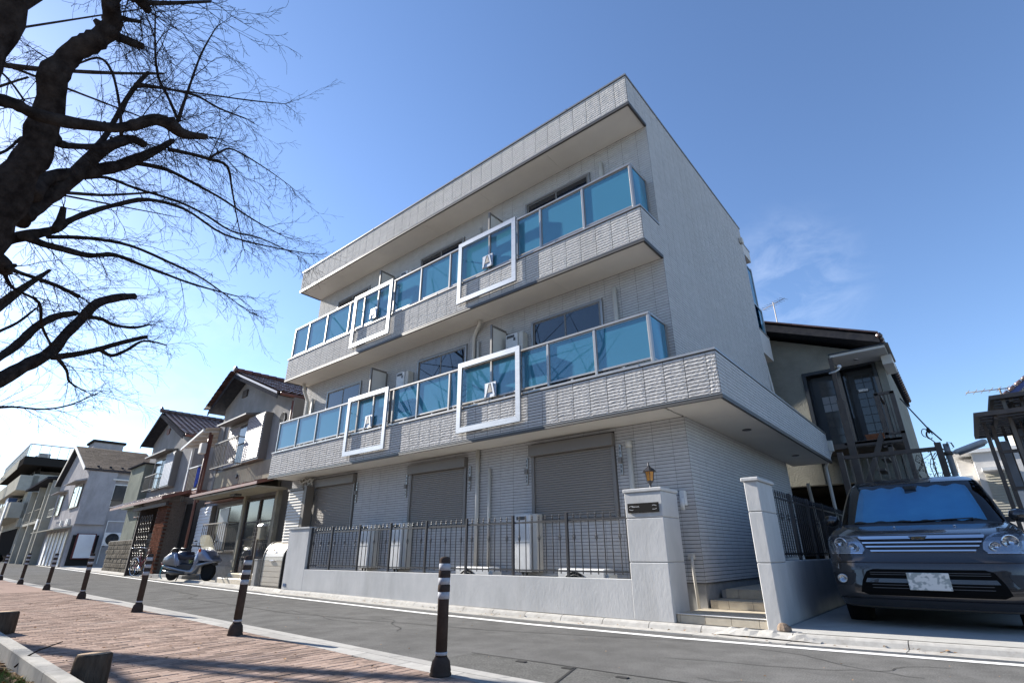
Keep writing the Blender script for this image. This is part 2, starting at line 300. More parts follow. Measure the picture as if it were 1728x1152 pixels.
# flush kerb slabs on the near side
ks = bpy.data.objects.new('near_kerb', None); COL.objects.link(ks); ks['kind'] = 'structure'
x = 2.4
while x > -60:
    L = .6 if x > -20 else 3.0
    for j in (0, 1):
        a, c = (.0, .155) if j == 0 else (.162, .32)
        x0 = x - L + .004 - (.3 if j and L < 1 else 0); x1 = x - .004 - (.3 if j and L < 1 else 0); bb = MB()
        bb.add([(x0, yn(x0) + a, .022), (x1, yn(x1) + a, .022), (x1, yn(x1) + c, .022 - .012 * j), (x0, yn(x0) + c, .022 - .012 * j), (x0, yn(x0) + a, -.02), (x1, yn(x1) + a, -.02), (x1, yn(x1) + c, -.02), (x0, yn(x0) + c, -.02)],
               [(0, 1, 2, 3), (0, 4, 5, 1), (1, 5, 6, 2), (2, 6, 7, 3), (3, 7, 4, 0)])
        put('kerb_slab', bb, 'slab', ks)
    x -= L
# sidewalk of pavers: rows run across the sidewalk
sw = struct('sidewalk', ribbon([-16.5, -12, -8, -5.2, -3.2, 2], lambda x: 1.12, lambda x: yn(x) + .004, .006), 'joint')
put('far_paving', ribbon([-110, -80, -40, -23.5, -16.52], lambda x: .8, lambda x: yn(x) - .004, .022), 'brickfar', sw)
bw, bl, gp, hb = .090, .195, .005, .024
def paver(v):
    rg = random.Random(v); b = MB(); a, c = bw / 2 - gp / 2, bl / 2 - gp / 2; e = .004; t = [hb + rg.uniform(-.0012, .0012) for _ in range(4)]
    b.add([(-a, -c, 0), (a, -c, 0), (a, c, 0), (-a, c, 0), (-a, -c, hb - e), (a, -c, hb - e), (a, c, hb - e), (-a, c, hb - e),
           (-a + e, -c + e, t[0]), (a - e, -c + e, t[1]), (a - e, c - e, t[2]), (-a + e, c - e, t[3])],
          [(8, 9, 10, 11)] + [(i, (i + 1) % 4, 4 + (i + 1) % 4, 4 + i) for i in range(4)] + [(4 + i, 4 + (i + 1) % 4, 8 + (i + 1) % 4, 8 + i) for i in range(4)])
    return b
PV = [paver(v) for v in range(6)]; PVM = [p.mesh('brick', 'brick') for p in PV]
cells = []
rg = random.Random(11); xx = 1.0; row = 0
while xx > -16.4:
    y = 1.16 + (row % 2) * bl / 2; k = 0
    while y - bl / 2 < yn(xx) - .03:
        l = min(bl, yn(xx) - .005 - (y - bl / 2) ) if y + bl / 2 > yn(xx) else bl
        cells.append((xx, y, rg.uniform(-.0015, .0015), l / bl)); y += bl
    xx -= bw; row += 1
def inview(c):
    v = Vector((c[0], c[1], .02 - .8)); d = v.x * rr[2][0] + v.y * rr[2][1] + v.z * rr[2][2]
    px = (v.x * rr[0][0] + v.y * rr[0][1] + v.z * rr[0][2]) / d; py = (v.x * rr[1][0] + v.y * rr[1][1] + v.z * rr[1][2]) / d
    return d > 0 and -1.0 < px < 1.0 and py < .69
seen = sorted([c for c in cells if inview(c)], key=lambda c: c[0] ** 2 + c[1] ** 2); near = set(seen[:295])
b = MB()
for i, c in enumerate(cells):
    if c in near: piece('brick', PVM[i % 6], sw, (c[0], c[1] - (1 - c[3]) * bl / 2, c[2]), (0, 0, 0), (1, c[3], 1))
    else: b.add([(p[0] + c[0], p[1] * c[3] + c[1] - (1 - c[3]) * bl / 2, p[2] + c[2]) for p in PV[i % 6].v], PV[i % 6].f)
put('paving_bricks', b, 'brick', sw, kind='stuff')
# planter strip: kerb, soil, litter
pk = bpy.data.objects.new('planter_kerb', None); COL.objects.link(pk); pk['kind'] = 'structure'
for i in range(16):
    x1 = -2.3 - i * 1.2; x0 = x1 - 1.192; f = lambda x: 1.0 - .022 * (x + 4)
    b = MB().prism([(0, -.02), (.1, -.02), (.1, .112), (.092, .12), (.008, .12), (0, .112)], 0, 1, 'x')
    b.xf(lambda p: Vector((x0 + (x1 - x0) * p.x, f(x0 + (x1 - x0) * p.x) + p.y, p.z))); put('kerb_stone', b, 'concrete', pk)
def soil_z(x, y): return .015 + .02 * math.sin(3.1 * x + 1) * math.cos(2.3 * y) + .012 * math.sin(11 * x + 5 * y)
b = MB(); vs = []; nx, ny = 90, 14
for i in range(nx + 1):
    for j in range(ny + 1):
        x = -22 + 20 * i / nx; y = -1.6 + (1.0 - .022 * (x + 4) + 1.602) * j / ny; vs.append((x, y, soil_z(x, y)))
b.add(vs, [(i * (ny + 1) + j, (i + 1) * (ny + 1) + j, (i + 1) * (ny + 1) + j + 1, i * (ny + 1) + j + 1) for i in range(nx) for j in range(ny)], True)
struct('planter_soil', b, 'soil')
b = MB(); rg = random.Random(5)
for i in range(2600):
    x = rg.uniform(-9, -3.4); y = rg.uniform(0.0, .98 - .022 * (x + 4)); z = soil_z(x, y) + rg.uniform(.003, .03); s = rg.uniform(.012, .035); a = rg.uniform(0, 6.3); t = rg.uniform(-.7, .7); u = rg.uniform(-.5, .5)
    ax = Vector((math.cos(a), math.sin(a), t * .6)); ay = Vector((-math.sin(a), math.cos(a), u)) * .6; c = Vector((x, y, z)); k = rg.uniform(0, .4)
    b.add([c - ax * s, c - ay * s + Vector((0, 0, k * s)), c + ax * s, c + ay * s + Vector((0, 0, k * s)), c], [(0, 1, 4), (1, 2, 4), (2, 3, 4), (3, 0, 4)])
put('leaf_litter', b, 'leafs', kind='stuff', label='dry brown fallen leaves scattered over the soil of the planting strip', cat='leaf litter')
b = MB()
for i in range(3800):
    cl = rg.choice([(-4.6, .75), (-4.9, .5), (-5.4, .8), (-6.2, .6), (-4.2, .6), (-7.5, .8), (-5.0, .93), (-6.8, .9)]); x = cl[0] + rg.gauss(0, .22); y = min(.96, cl[1] + rg.gauss(0, .12)); z = soil_z(x, y); h = rg.uniform(.02, .055); a = rg.uniform(0, 6.3)
    w_ = .003; d = Vector((math.cos(a), math.sin(a), 0)); e = Vector((-d.y, d.x, 0)) * w_; c = Vector((x, y, z)); b.add([c - e, c + e, c + d * h * .5 + Vector((0, 0, h))], [(0, 1, 2)])
put('weeds', b, 'grass', kind='stuff', label='low green weeds growing among the fallen leaves of the planting strip', cat='weeds')
tw = put('fallen_twig', MB().tube([(-5.55, 1.02, .05), (-5.5, 1.07, .12), (-5.45, 1.11, .155), (-5.28, 1.2, .215)], [.006, .006, .005, .004], 6), 'twig', label='single dark twig sticking up over the planter kerb', cat='twig')
def logpost(x, y, h, label, tilt):
    t = thing('log_post', label, 'post', (x, y, .02), 0, 'short wooden log posts beside the planter kerb')
    pr = []; b = MB().lathe([(.108, -.05), (.106, h * .4), (.102, h * .8), (.1, h - .008), (.092, h)], (0, 0, 0), 22)
    b.xf(lambda p: Vector((p.x * (1 + .03 * math.sin(7 * math.atan2(p.y, p.x)) ), p.y * (1 + .03 * math.cos(5 * math.atan2(p.y, p.x))), p.z + tilt * p.x))); put('trunk', b, 'log', t)
    b = MB().lathe([(.090, h), (.09, h + .004)], (0, 0, 0), 22); b.xf(lambda p: Vector((p.x, p.y, p.z + tilt * p.x))); put('cut_top', b, 'logtop', t)
logpost(-4.60, 1.235, .18, 'dark weathered log post with pale cut top at the near planter kerb', .05)
logpost(-8.22, 1.31, .21, 'dark log post cut off by the left edge, farther along the planter kerb', 0)
# bollards
def bollard():
    t = thing('bollard', '', 'bollard', (0, 0, .02), 0, 'brown and white bollards along the edge of the sidewalk')
    H = .78
    b = MB().lathe([(.074, 0), (.077, .01), (.070, .024), (.073, .032), (.062, .09), (.050, .105), (.043, .118)], (0, 0, 0), 20); put('base', b, 'post', t)
    b = MB().lathe([(.0405, .12), (.0405, H - .02), (.036, H - .006), (.022, H), (.0, H + .002)], (0, 0, 0), 20); po = put('post', b, 'post', t)
    put('band', MB().lathe([(.043, .128), (.043, .148)], (0, 0, 0), 20), 'band', t)
    for z0 in (.685, .588, .490):
        put('band', MB().lathe([(.0425, z0), (.0425, z0 + .048)], (0, 0, 0), 20), 'band', t)
        if z0 > .5: put('ring', MB().lathe([(.041, z0 - .052), (.0445, z0 - .048), (.0445, z0 - .006), (.041, z0 - .002)], (0, 0, 0), 20), 'post', t)
    return t
b0 = bollard()
BL = [(-3.06, 2.88, .97, 'nearest bollard, tall in front of the garden wall at the centre of the photo'), (-6.14, 2.84, .98, 'bollard before the silver roller front storage box, second nearest'),
      (-9.66, 2.98, 1.01, 'bollard standing in front of the bicycles by the block wall'), (-13.32, 3.12, 1.03, 'bollard standing in front of the white signboard of the far house'),
      (-17.3, 3.32, 1.04, 'bollard in front of the white garage shutters, fifth from the near end'), (-21.2, 3.44, 1.06, 'bollard in front of the narrow two-storey house, sixth from the near end'), (-25.3, 3.56, 1.06, 'farthest bollard, cut by the left edge of the photo')]
for i, (x, y, s, lb) in enumerate(BL):
    o = b0 if i == 0 else copy_tree(b0); o.location = (x, y, .022); o.scale = (1, 1, s); o['label'] = lb; o.rotation_euler = (R(.4 * ((i * 7) % 3 - 1)), R(.5 * ((i * 5) % 3 - 1)), i * .7)

# a few dry leaves blown over the path and into the gutter
b = MB(); rg = random.Random(15)
for i in range(420):
    if i < 160: x = -1.5 - 11 * rg.random() ** 1.3; y = rg.uniform(1.15, 2.9)
    elif i < 330: x = -14 + 15 * rg.random(); y = yk(x) - rg.uniform(.02, .34)
    else: x = -14 + 14 * rg.random(); y = rg.uniform(3.3, 5.6)
    z = .035 if i < 160 else (.02 if i < 330 else .012); s = rg.uniform(.008, .022) * (1 if i < 330 else .6); a = rg.uniform(0, 6.3); ax = Vector((math.cos(a), math.sin(a), rg.uniform(-.2, .2))); ay = Vector((-math.sin(a), math.cos(a), rg.uniform(-.2, .2))) * .6; c = Vector((x, y, z))
    b.add([c - ax * s, c - ay * s + Vector((0, 0, s * .3)), c + ax * s, c + ay * s + Vector((0, 0, s * .3)), c], [(0, 1, 4), (1, 2, 4), (2, 3, 4), (3, 0, 4)])
put('blown_leaves', b, 'leafs', kind='stuff', label='sparse small dry leaves blown over the brick path, the road and the gutter', cat='leaf litter')
b = MB(); rg = random.Random(6)     # hairline cracks
for (x, y, a, L) in ((-8.5, 4.6, .3, 2.5), (-5.2, 4.2, 2.6, 1.8), (-2.2, 4.6, .2, 2.6), (-.5, 5.0, 2.9, 1.6), (-11, 5.1, -.2, 3), (-1.0, 4.2, 1.2, .9)):
    p = [(x, y)]
    for i in range(14): a += rg.gauss(0, .35); p.append((p[-1][0] + math.cos(a) * L / 14, p[-1][1] + math.sin(a) * L / 14 * .6))
    strip(b, p, .008, .0035)
struct('road_crack', b, 'seam')
# ------------------------------------------------------------------ the apartment building
XL, XR, YB, YG, X2 = -14.25, -2.88, 6.75, 7.45, -2.07
YE, Y2E = 13.2, 13.85
apt = thing('apartment_building', 'white tiled three-storey apartment building with blue glass balconies', 'building', (XL, YB, 0))
AO = Vector((XL, YB, 0))
def aput(name, mb, m, par=None, **kw):      # world vertices -> building space
    mb.xf(lambda p: p - AO); return put(name, mb, m, par or apt, **kw)
PW, PH = .309, .0506
def tile_mesh(v, flat=False):
    rg = random.Random(100 + v); nx, nz = (7 if not flat else 3), 2; b = MB(); a, c = (PW / 2 - .003, PH / 2 - .0040) if flat else (PW / 2 - .005, PH / 2 - .0062); vs = []
    for j in range(nz + 1):
        for i in range(nx + 1):
            edge = i in (0, nx) or j in (0, nz)
            d = (-.006 if flat else -.009) + (rg.uniform(-.0028, .0012) if not flat else rg.uniform(-.002, .001))
            if edge: d *= .75
            jit = 0 if edge else .25
            vs.append((-a + 2 * a * (i + rg.uniform(-jit, jit)) / nx, d, -c + 2 * c * (j + rg.uniform(-jit, jit)) / nz))
    n0 = len(vs); ring = [i for i in range(nx + 1)] + [j * (nx + 1) + nx for j in range(1, nz + 1)] + [nz * (nx + 1) + i for i in range(nx - 1, -1, -1)] + [j * (nx + 1) for j in range(nz - 1, 0, -1)]
    for r in ring: vs.append((vs[r][0] * 1.003, 0, vs[r][2] * 1.02))
    fs = [(j * (nx + 1) + i, j * (nx + 1) + i + 1, (j + 1) * (nx + 1) + i + 1, (j + 1) * (nx + 1) + i) for i in range(nx) for j in range(nz)]
    m_ = len(ring); fs += [(ring[k], n0 + k, n0 + (k + 1) % m_, ring[(k + 1) % m_]) for k in range(m_)]
    return b.add(vs, fs)
TM = [tile_mesh(v, v > 9) for v in range(16)]; TMM = [t.mesh('tile', 'tile' if i < 10 else 'tile_smooth') for i, t in enumerate(TM)]
TV = [np.array(t.v) for t in TM]
stuffV, stuffF, nvs = [], [], 0
def tiles(p0, u, width, z0, z1, holes=(), solo=None, flat=False):
    """courses of tiles on a vertical wall: p0 start corner, u unit direction (outside on the right hand side of u), z0..z1 height"""
    global nvs
    u = Vector((u[0], u[1], 0)); rot = math.atan2(u.y, u.x); cs, sn = math.cos(rot), math.sin(rot)
    zs = [z1 - k * PH for k in range(int((z1 - z0) / PH + .98))]
    nc = int(math.ceil(width / PW - .02))
    for r, zt in enumerate(zs):
        zb = max(zt - PH, z0)
        if zt - zb < .015: continue
        for c in range(nc):
            a0 = c * PW; a1 = min((c + 1) * PW, width); segs = [(a0, a1)]
            for (h0, h1, hz0, hz1) in holes:
                if zb < hz1 - .01 and zt > hz0 + .01:
                    ns = []
                    for s0, s1 in segs:
                        if h1 <= s0 or h0 >= s1: ns.append((s0, s1)); continue
                        if h0 - s0 > .02: ns.append((s0, h0))
                        if s1 - h1 > .02: ns.append((h1, s1))
                    segs = ns
            for s0, s1 in segs:
                if s1 - s0 < .02: continue
                k = rng2.randrange(10, 16) if flat else rng2.randrange(10); sx = (s1 - s0) / PW; sz = (zt - zb) / PH; cx = (s0 + s1) / 2; pos = Vector((p0[0], p0[1], 0)) + u * cx; pos.z = (zt + zb) / 2
                if solo and solo(cx, r):
                    piece('tile', TMM[k], apt, pos - AO, (0, 0, rot), (sx, 1, sz))
                else:
                    V = TV[k] * np.array((sx, 1, sz)); W = np.empty_like(V); W[:, 0] = V[:, 0] * cs - V[:, 1] * sn + pos.x - AO.x; W[:, 1] = V[:, 0] * sn + V[:, 1] * cs + pos.y - AO.y; W[:, 2] = V[:, 2] + pos.z
                    stuffV.append(W); stuffF.append((k, nvs)); nvs += len(V)
rng2 = random.Random(42)
# shells
aput('wall', MB().box(XL + .02, XR, YG, YE, .42, 9.0), 'grout')
aput('foundation', MB().box(XL + .04, XR - .02, YG + .02, YE, 0, .42), 'concrete2')
def band(z0, z1, xr, yend, label=None):
    # hollow parapet: front, two sides and the slab, with a drip edge and a coping
    b = MB(); b.box(XL, xr, YB, YB + .1, z0 + .03, z1 - .03); b.box(XL, XL + .1, YB + .1, YG, z0 + .03, z1 - .03)
    if xr > XR + .1: b.box(xr - .1, xr, YB + .1, yend, z0 + .03, z1 - .03)
    else: b.box(xr - .1, xr, YB + .1, YG, z0 + .03, z1 - .03)
    aput('parapet', b, 'grout')
# 2F band projects to the right as a canopy
band(2.70, 3.36, X2, Y2E); band(5.44, 6.10, XR, YG)
b = MB(); b.box(XL, XR, YB, YB + .1, 8.38, 9.02); b.box(XL, XL + .1, YB + .1, YG, 8.38, 9.02); b.box(XR - .1, XR, YB + .1, YG, 8.38, 9.02); aput('parapet', b, 'grout')
# soffits: boards with joints
def soffit(z, xr, y1, n):
    w_ = (xr - XL - .06) / n
    for i in range(n): aput('soffit_board', MB().box(XL + .03 + i * w_ + .002, XL + .03 + (i + 1) * w_ - .002, YB + .03, y1, z, z + .03), 'soffit')
soffit(2.69, XR, YG - .002, 6); soffit(5.43, XR, YG - .002, 6); soffit(8.34, XR, YG - .002, 6)
for i in range(4):
    y0 = YB + .03 + i * (Y2E - YB - .06) / 4; aput('soffit_board', MB().box(XR + .004, X2 - .03, y0 + .002, y0 + (Y2E - YB - .06) / 4 - .002, 2.69, 2.72), 'soffit')
aput('canopy_slab', MB().box(XR + .01, X2 - .1, YB + .1, Y2E - .1, 3.1, 3.25), 'concrete2')
aput('canopy_end', MB().box(XR + .01, X2, Y2E - .1, Y2E, 2.73, 3.33), 'grout')
aput('balcony_floor', MB().box(XL + .1, XR - .1, YB + .1, YG, 2.95, 3.15), 'concrete2')
aput('balcony_floor', MB().box(XL + .1, XR - .1, YB + .1, YG, 5.6, 5.85), 'concrete2')
# drip edges (dark) and copings
def edge(z, xr, yend, nm, m, h, prj, zt):
    b = MB(); b.box(XL - prj, xr + prj, YB - prj, YB + .028, z, z + h); b.box(XL - prj, XL + .028, YB + .028, YG - .005, z, z + h); b.box(xr - .028, xr + prj, YB + .028, yend, z, z + h); aput(nm, b, m)
for z, xr, ye in ((2.675, X2, Y2E), (5.415, XR, YG - .005), (8.325, XR, YG - .005)): edge(z, xr, ye, 'drip_edge', 'dark_trim', .045, .013, 0)
for z, xr, ye in ((2.722, X2, Y2E), (5.462, XR, YG - .005), (8.372, XR, YG - .005)): edge(z, xr, ye, 'starter_trim', 'coping', .012, .017, 0)
def coping(z, xr, yend, joint):
    b = MB(); w_ = .016
    b.box(XL - w_, xr + w_, YB - w_ - .008, YB + .13, z, z + .035, .003); b.box(XL - w_, XL + .13, YB + .13, YG, z, z + .035); b.box(xr - .13, xr + w_, YB + .13, yend, z, z + .035); aput('coping', b, 'alu')
    for x in joint: aput('coping_joint', MB().box(x - .02, x + .02, YB - w_ - .012, YB + .134, z - .004, z + .039), 'alu')
coping(3.345, X2, Y2E, (-3.2, -6.2, -9.4, -12)); coping(6.085, XR, YG, (-4.6, -7.8, -11)); 
b = MB(); b.box(XL - .02, XR + .02, YB - .026, YB + .2, 9.03, 9.065); b.box(XL - .02, XL + .2, YB + .2, YE, 9.03, 9.065); b.box(XR - .2, XR + .02, YB + .2, YE + .02, 9.03, 9.065); b.box(XL + .2, XR - .2, YE - .2, YE + .02, 9.03, 9.065); aput('coping', b, 'coping')
for x in (-4.2, -7.4, -10.6): aput('coping_joint', MB().box(x - .02, x + .02, YB - .03, YB + .2, 9.026, 9.075), 'coping')
aput('roof_deck', MB().box(XL + .05, XR - .05, YB + .1, YE, 8.8, 8.9), 'concrete2')
# tile cladding
WIN = dict(shut=[(-12.95, -11.16, 1.36, 2.60), (-9.13, -7.38, 1.34, 2.59), (-5.77, -4.06, 1.34, 2.60)],
           w2=[(-12.99, -11.38, 3.2, 5.03), (-9.12, -7.49, 3.2, 5.04), (-5.70, -4.09, 3.2, 5.05)], w3=[(-13.1, -11.5, 6.0, 7.90), (-9.3, -7.7, 6.0, 7.91), (-5.80, -4.15, 6.0, 7.92)])
H = lambda lst, x0: [(a - x0, b_ - x0, c, d) for a, b_, c, d in lst]
tiles((XL, YB), (1, 0), X2 - XL, 2.745, 3.335, solo=lambda x, r: x > X2 - XL - 14.2 * PW)          # 2F band front
tiles((XL, YB), (1, 0), XR - XL, 5.485, 6.075, solo=lambda x, r: x > XR - XL - 11.3 * PW)           # 3F band front
tiles((XL, YB), (1, 0), XR - XL, 8.395, 9.02)                                                       # roof band front
tiles((X2, YB), (0, 1), Y2E - YB, 2.745, 3.335, flat=True); tiles((XR, YB), (0, 1), YG - YB, 5.485, 6.075, flat=True)
tiles((XR, YB), (0, 1), YG - YB, 8.395, 9.02, flat=True)
tiles((XL + .02, YG), (1, 0), XR - XL - .02, .43, 2.685, H(WIN['shut'], XL + .02), flat=True)
tiles((XL + .02, YG), (1, 0), XR - XL - .02, 3.4, 5.425, H(WIN['w2'], XL + .02), flat=True)
tiles((XL + .02, YG), (1, 0), XR - XL - .02, 6.12, 8.335, H(WIN['w3'], XL + .02), flat=True)
tiles((XR, YG), (0, 1), YE - YG, .43, 2.69, flat=True); tiles((XR, YG), (0, 1), YE - YG, 3.15, 9.02, flat=True)
for lo_k, hi_k, m_ in ((0, 10, 'tile'), (10, 16, 'tile_smooth')):
    VV, F, o = [], [], 0
    for W, (k, _) in zip(stuffV, stuffF):
        if lo_k <= k < hi_k: VV.append(W); F += [tuple(i + o for i in q) for q in TM[k].f]; o += len(W)
    me = bpy.data.meshes.new('wall_tiles'); me.from_pydata(np.concatenate(VV).tolist(), [], F); me.materials.append(M[m_]); me.update(); put('wall_tiles', me, None, apt, kind='stuff')
# rear landing: bands, glass, roof canopy and a pipe
for z0, z1, ye in ((5.42, 6.05, 14.12), (8.27, 8.6, 13.85)):
    aput('rear_band', MB().box(XR - .9, XR, YE + .002, ye, z0, z1), M.get('rear') or M.setdefault('rear', mat('pale_rear_cladding', (.55, .53, .50), (.50, .48, .46), 8, .7)))
    aput('coping', MB().box(XR - .92, XR + .012, YE + .002, ye + .015, z1, z1 + .04), 'coping')
aput('rear_glass', MB().box(XR - .03, XR - .02, YE + .05, YE + .45, 6.12, 7.9), 'balglass'); aput('rear_glass', MB().box(XR - .03, XR - .02, YE + .08, YE + .7, 6.12, 6.78), 'balglass')
b = MB(); b.box(XR - .05, XR, YE + .01, YE + .05, 6.09, 8.27); b.box(XR - .05, XR, YE + .45, YE + .49, 6.78, 7.98); b.box(XR - .05, XR, YE + .05, YE + .45, 7.9, 7.94); b.box(XR - .05, XR, YE + .05, YE + .75, 6.78, 6.82); b.box(XR - .05, XR, YE + .70, YE + .74, 6.09, 6.78); aput('rear_frame', b, 'alu')
aput('rear_pipe', MB().cyl((XR + .02, YE + .35, 3.3), (XR - .1, YE + .35, 5.42), .04, 10), 'pvc')
aput('rain_hopper', MB().box(XR + .012, XR + .09, YE - .3, YE - .15, 8.45, 8.6, .01), 'pvc')
aput('corner_downpipe', MB().box(X2 - .02, X2 + .1, Y2E + .002, Y2E + .1, 2.95, 3.2, .01).cyl((X2 + .03, Y2E + .05, 2.96), (X2 - .15, Y2E + .08, 2.62), .035, 8).cyl((X2 - .15, Y2E + .08, 2.64), (X2 - .15, Y2E + .08, .1), .035, 8), 'pvc')
# windows with sliding sashes
def window(x0, x1, z0, z1, m='winglass', mid=None):
    y = YG; b = MB(); t = .045; b.box(x0, x1, y - .042, y + .05, z1 - t, z1); b.box(x0, x0 + t, y - .042, y + .05, z0, z1 - t); b.box(x1 - t, x1, y - .042, y + .05, z0, z1 - t); b.box(x0 + t, x1 - t, y - .042, y + .05, z0, z0 + t)
    f = aput('window', b, 'coping'); mid = mid or (x0 + x1) / 2
    for k, (a, c, yy) in enumerate(((x0 + t, mid + .02, y - .012), (mid - .02, x1 - t, y - .024))):
        s = MB(); w_ = .032; s.box(a, c, yy - .008, yy + .008, z1 - t - w_, z1 - t); s.box(a, a + w_, yy - .01, yy + .01, z0 + t, z1 - t - w_); s.box(c - w_, c, yy - .01, yy + .01, z0 + t, z1 - t - w_); s.box(a + w_, c - w_, yy - .01, yy + .01, z0 + t, z0 + t + w_)
        aput('sash', s, 'shutframe', f); aput('pane', MB().box(a + w_, c - w_, yy - .003, yy + .003, z0 + t + w_, z1 - t - w_), m, f)
for q in WIN['w2']: window(*q)
for q in WIN['w3']: window(*q)
# ground floor shutters
for q in WIN['shut']:
    x0, x1, z0, z1 = q; y = YG
    f = aput('roller_shutter', MB().box(x0, x1, y - .11, y + .02, z1 - .20, z1, .006), 'shutframe')
    b = MB(); b.box(x0 + .015, x0 + .075, y - .035, y + .02, z0 - .02, z1 - .2); b.box(x1 - .075, x1 - .015, y - .035, y + .02, z0 - .02, z1 - .2); b.box(x0 + .015, x1 - .015, y - .045, y + .02, z0 - .05, z0 - .02); aput('guide_rail', b, 'shutframe', f)
    n_ = int((z1 - .2 - z0) / .038); st_ = (z1 - .2 - z0) / n_
    for k in range(n_):
        za = z0 - .02 + k * st_ if k == 0 else z0 + k * st_; zb = z0 + (k + 1) * st_
        aput('slat', MB().prism([(y + .01, za), (y - .004, za + .003), (y - .012, za + .012), (y - .012, zb - .010), (y - .003, zb - .002), (y + .01, zb - .001)], x0 + .076, x1 - .076, 'x'), 'shutter', f)
    for s, xb in ((-1, x0 - .09), (1, x1 + .09)):    # laundry pole brackets folded up on the wall
        g = aput('pole_bracket', MB().box(xb - .022, xb + .022, y - .035, y - .008, 1.93, 2.40, .004), 'alu')
        aput('bracket_hook', MB().box(xb - .03, xb + .03, y - .075, y - .035, 2.11, 2.2, .006), 'shutframe', g)
        for zz in (1.99, 2.06, 2.27, 2.34): aput('bracket_hole', MB().box(xb - .009, xb + .009, y - .038, y - .0355, zz - .02, zz + .02), 'grille', g)
# balcony glazing
def rail(zf, ztop, xr, posts):
    yc = YB + .075; zb = zf + .045
    f = aput('balcony_rail', MB().box(XL + .03, xr, yc - .035, yc + .03, ztop - .04, ztop, .006).box(XL + .03, xr, yc - .022, yc + .018, zf, zf + .03), 'alu')
    g = MB().box(xr - .05, xr, yc + .03, YG - .03, ztop - .04, ztop, .006); g.box(xr - .04, xr - .005, yc + .03, YG - .03, zf + .06, zf + .09); aput('side_rail', g, 'alu', f)
    aput('side_post', MB().box(xr - .045, xr + .0, YG - .075, YG - .03, zf, ztop - .04), 'alu', f)
    aput('side_pane', MB().box(xr - .026, xr - .018, yc + .04, YG - .08, zf + .09, ztop - .045), 'balglass', f)
    posts = sorted(posts)
    for i, x in enumerate(posts):
        aput('rail_post', MB().box(x - .022, x + .022, yc - .03, yc + .03, zf - .02, ztop - .04, .004), 'alu', f)
        if i:
            a, c = posts[i - 1] + .024, x - .024
            if c - a > .12:
                aput('pane', MB().box(a + .012, c - .012, yc - .004, yc + .004, zb + .055, ztop - .06), 'balglass', f)
                s = MB(); s.box(a, c, yc - .013, yc + .013, ztop - .06, ztop - .042); s.box(a, c, yc - .016, yc + .016, zb + .025, zb + .055); s.box(a, a + .012, yc - .012, yc + .012, zb + .055, ztop - .06); s.box(c - .012, c, yc - .012, yc + .012, zb + .055, ztop - .06); aput('pane_frame', s, 'alu', f)
            xm = (a + c) / 2; aput('rail_foot', MB().box(xm - .02, xm + .02, yc - .02, yc + .02, zf - .02, zf + .05), 'alu', f)
rail(3.385, 4.22, -2.96, [-14.2, -13.2, -12.25, -11.2, -10.45, -9.85, -9.27, -9.12, -8.3, -7.33, -7.05, -6.2, -5.55, -5.5, -4.88, -3.94, -2.985])
rail(6.125, 7.09, -2.99, [-14.2, -13.4, -12.45, -11.35, -10.7, -10.1, -9.6, -9.45, -8.46, -7.48, -7.15, -6.3, -5.6, -5.55, -4.96, -3.99, -3.015])
# square accent frames with a triangle emblem
for (x0, x1, z0, z1) in ((-6.95, -5.40, 2.87, 4.25), (-10.68, -9.15, 2.86, 4.24), (-7.08, -5.48, 5.60, 7.05), (-10.95, -9.37, 5.60, 7.04)):
    y0, y1, t = YB - .085, YB - .04, .10; b = MB()
    for (a, c, e, g_) in (((x0, z0), (x1, z0), (x1 - t, z0 + t), (x0 + t, z0 + t)), ((x1, z0), (x1, z1), (x1 - t, z1 - t), (x1 - t, z0 + t)), ((x1, z1), (x0, z1), (x0 + t, z1 - t), (x1 - t, z1 - t)), ((x0, z1), (x0, z0), (x0 + t, z0 + t), (x0 + t, z1 - t))):
        k = .0015; cx_ = (a[0] + c[0] + e[0] + g_[0]) / 4; cz_ = (a[1] + c[1] + e[1] + g_[1]) / 4
        b.prism([(cx_ + (p[0] - cx_) * (1 - k), cz_ + (p[1] - cz_) * (1 - k)) for p in (a, c, e, g_)], y0, y1)
    f = aput('accent_frame', b, 'silver')
    b = MB()
    for xx, zz in ((x0 + .05, z1 - .35), (x1 - .05, z1 - .35), (x0 + .05, z0 + .62), (x1 - .05, z0 + .62)): b.cyl((xx, y1, zz), (xx, YB + .04, zz), .014, 8)
    aput('stand_off', b, 'chrome', f)
    xc = (x0 + x1) / 2 - (.0 if z0 < 4 else .02); zc = z0 + .78 if z0 > 4 else z0 + .72; s = .145
    e = aput('emblem', MB().box(xc - s, xc + s, YB + .0, YB + .03, zc - s, zc + s, .006), 'silver', f)
    aput('emblem_bar', MB().prism([(xc - s + .015, zc - s + .02), (xc - .02 - s / 2, zc - s + .02), (xc - .02, zc + s - .02), (xc - .06, zc + s - .02)], YB - .012, YB - .001).prism([(xc + s - .015, zc - s + .02), (xc + .02 + s / 2, zc - s + .02), (xc + .03, zc + s - .02), (xc + .07, zc + s - .02)], YB - .012, YB - .001), 'silver', f)
    aput('emblem_triangle', MB().prism([(xc - .055, zc - .05), (xc + .065, zc - .05), (xc + .005, zc + s - .015)], YB - .010, YB - .001), 'shutframe', f)
# partitions between the balconies
for z, xs_ in ((3.4, (-6.35, -10.3)), (6.15, (-6.46, -10.35))):
    for x in xs_:
        b = MB(); b.box(x - .02, x + .02, YB + .2, YB + .24, z, z + 1.62); b.box(x - .02, x + .02, YB + .24, YG - .05, z + 1.58, z + 1.62); b.box(x - .02, x + .02, YG - .05, YG - .015, z, z + 1.58); f = aput('partition', b, 'shutframe')
        aput('partition_board', MB().box(x - .006, x + .006, YB + .24, YG - .05, z + .1, z + 1.58), 'soffit', f)
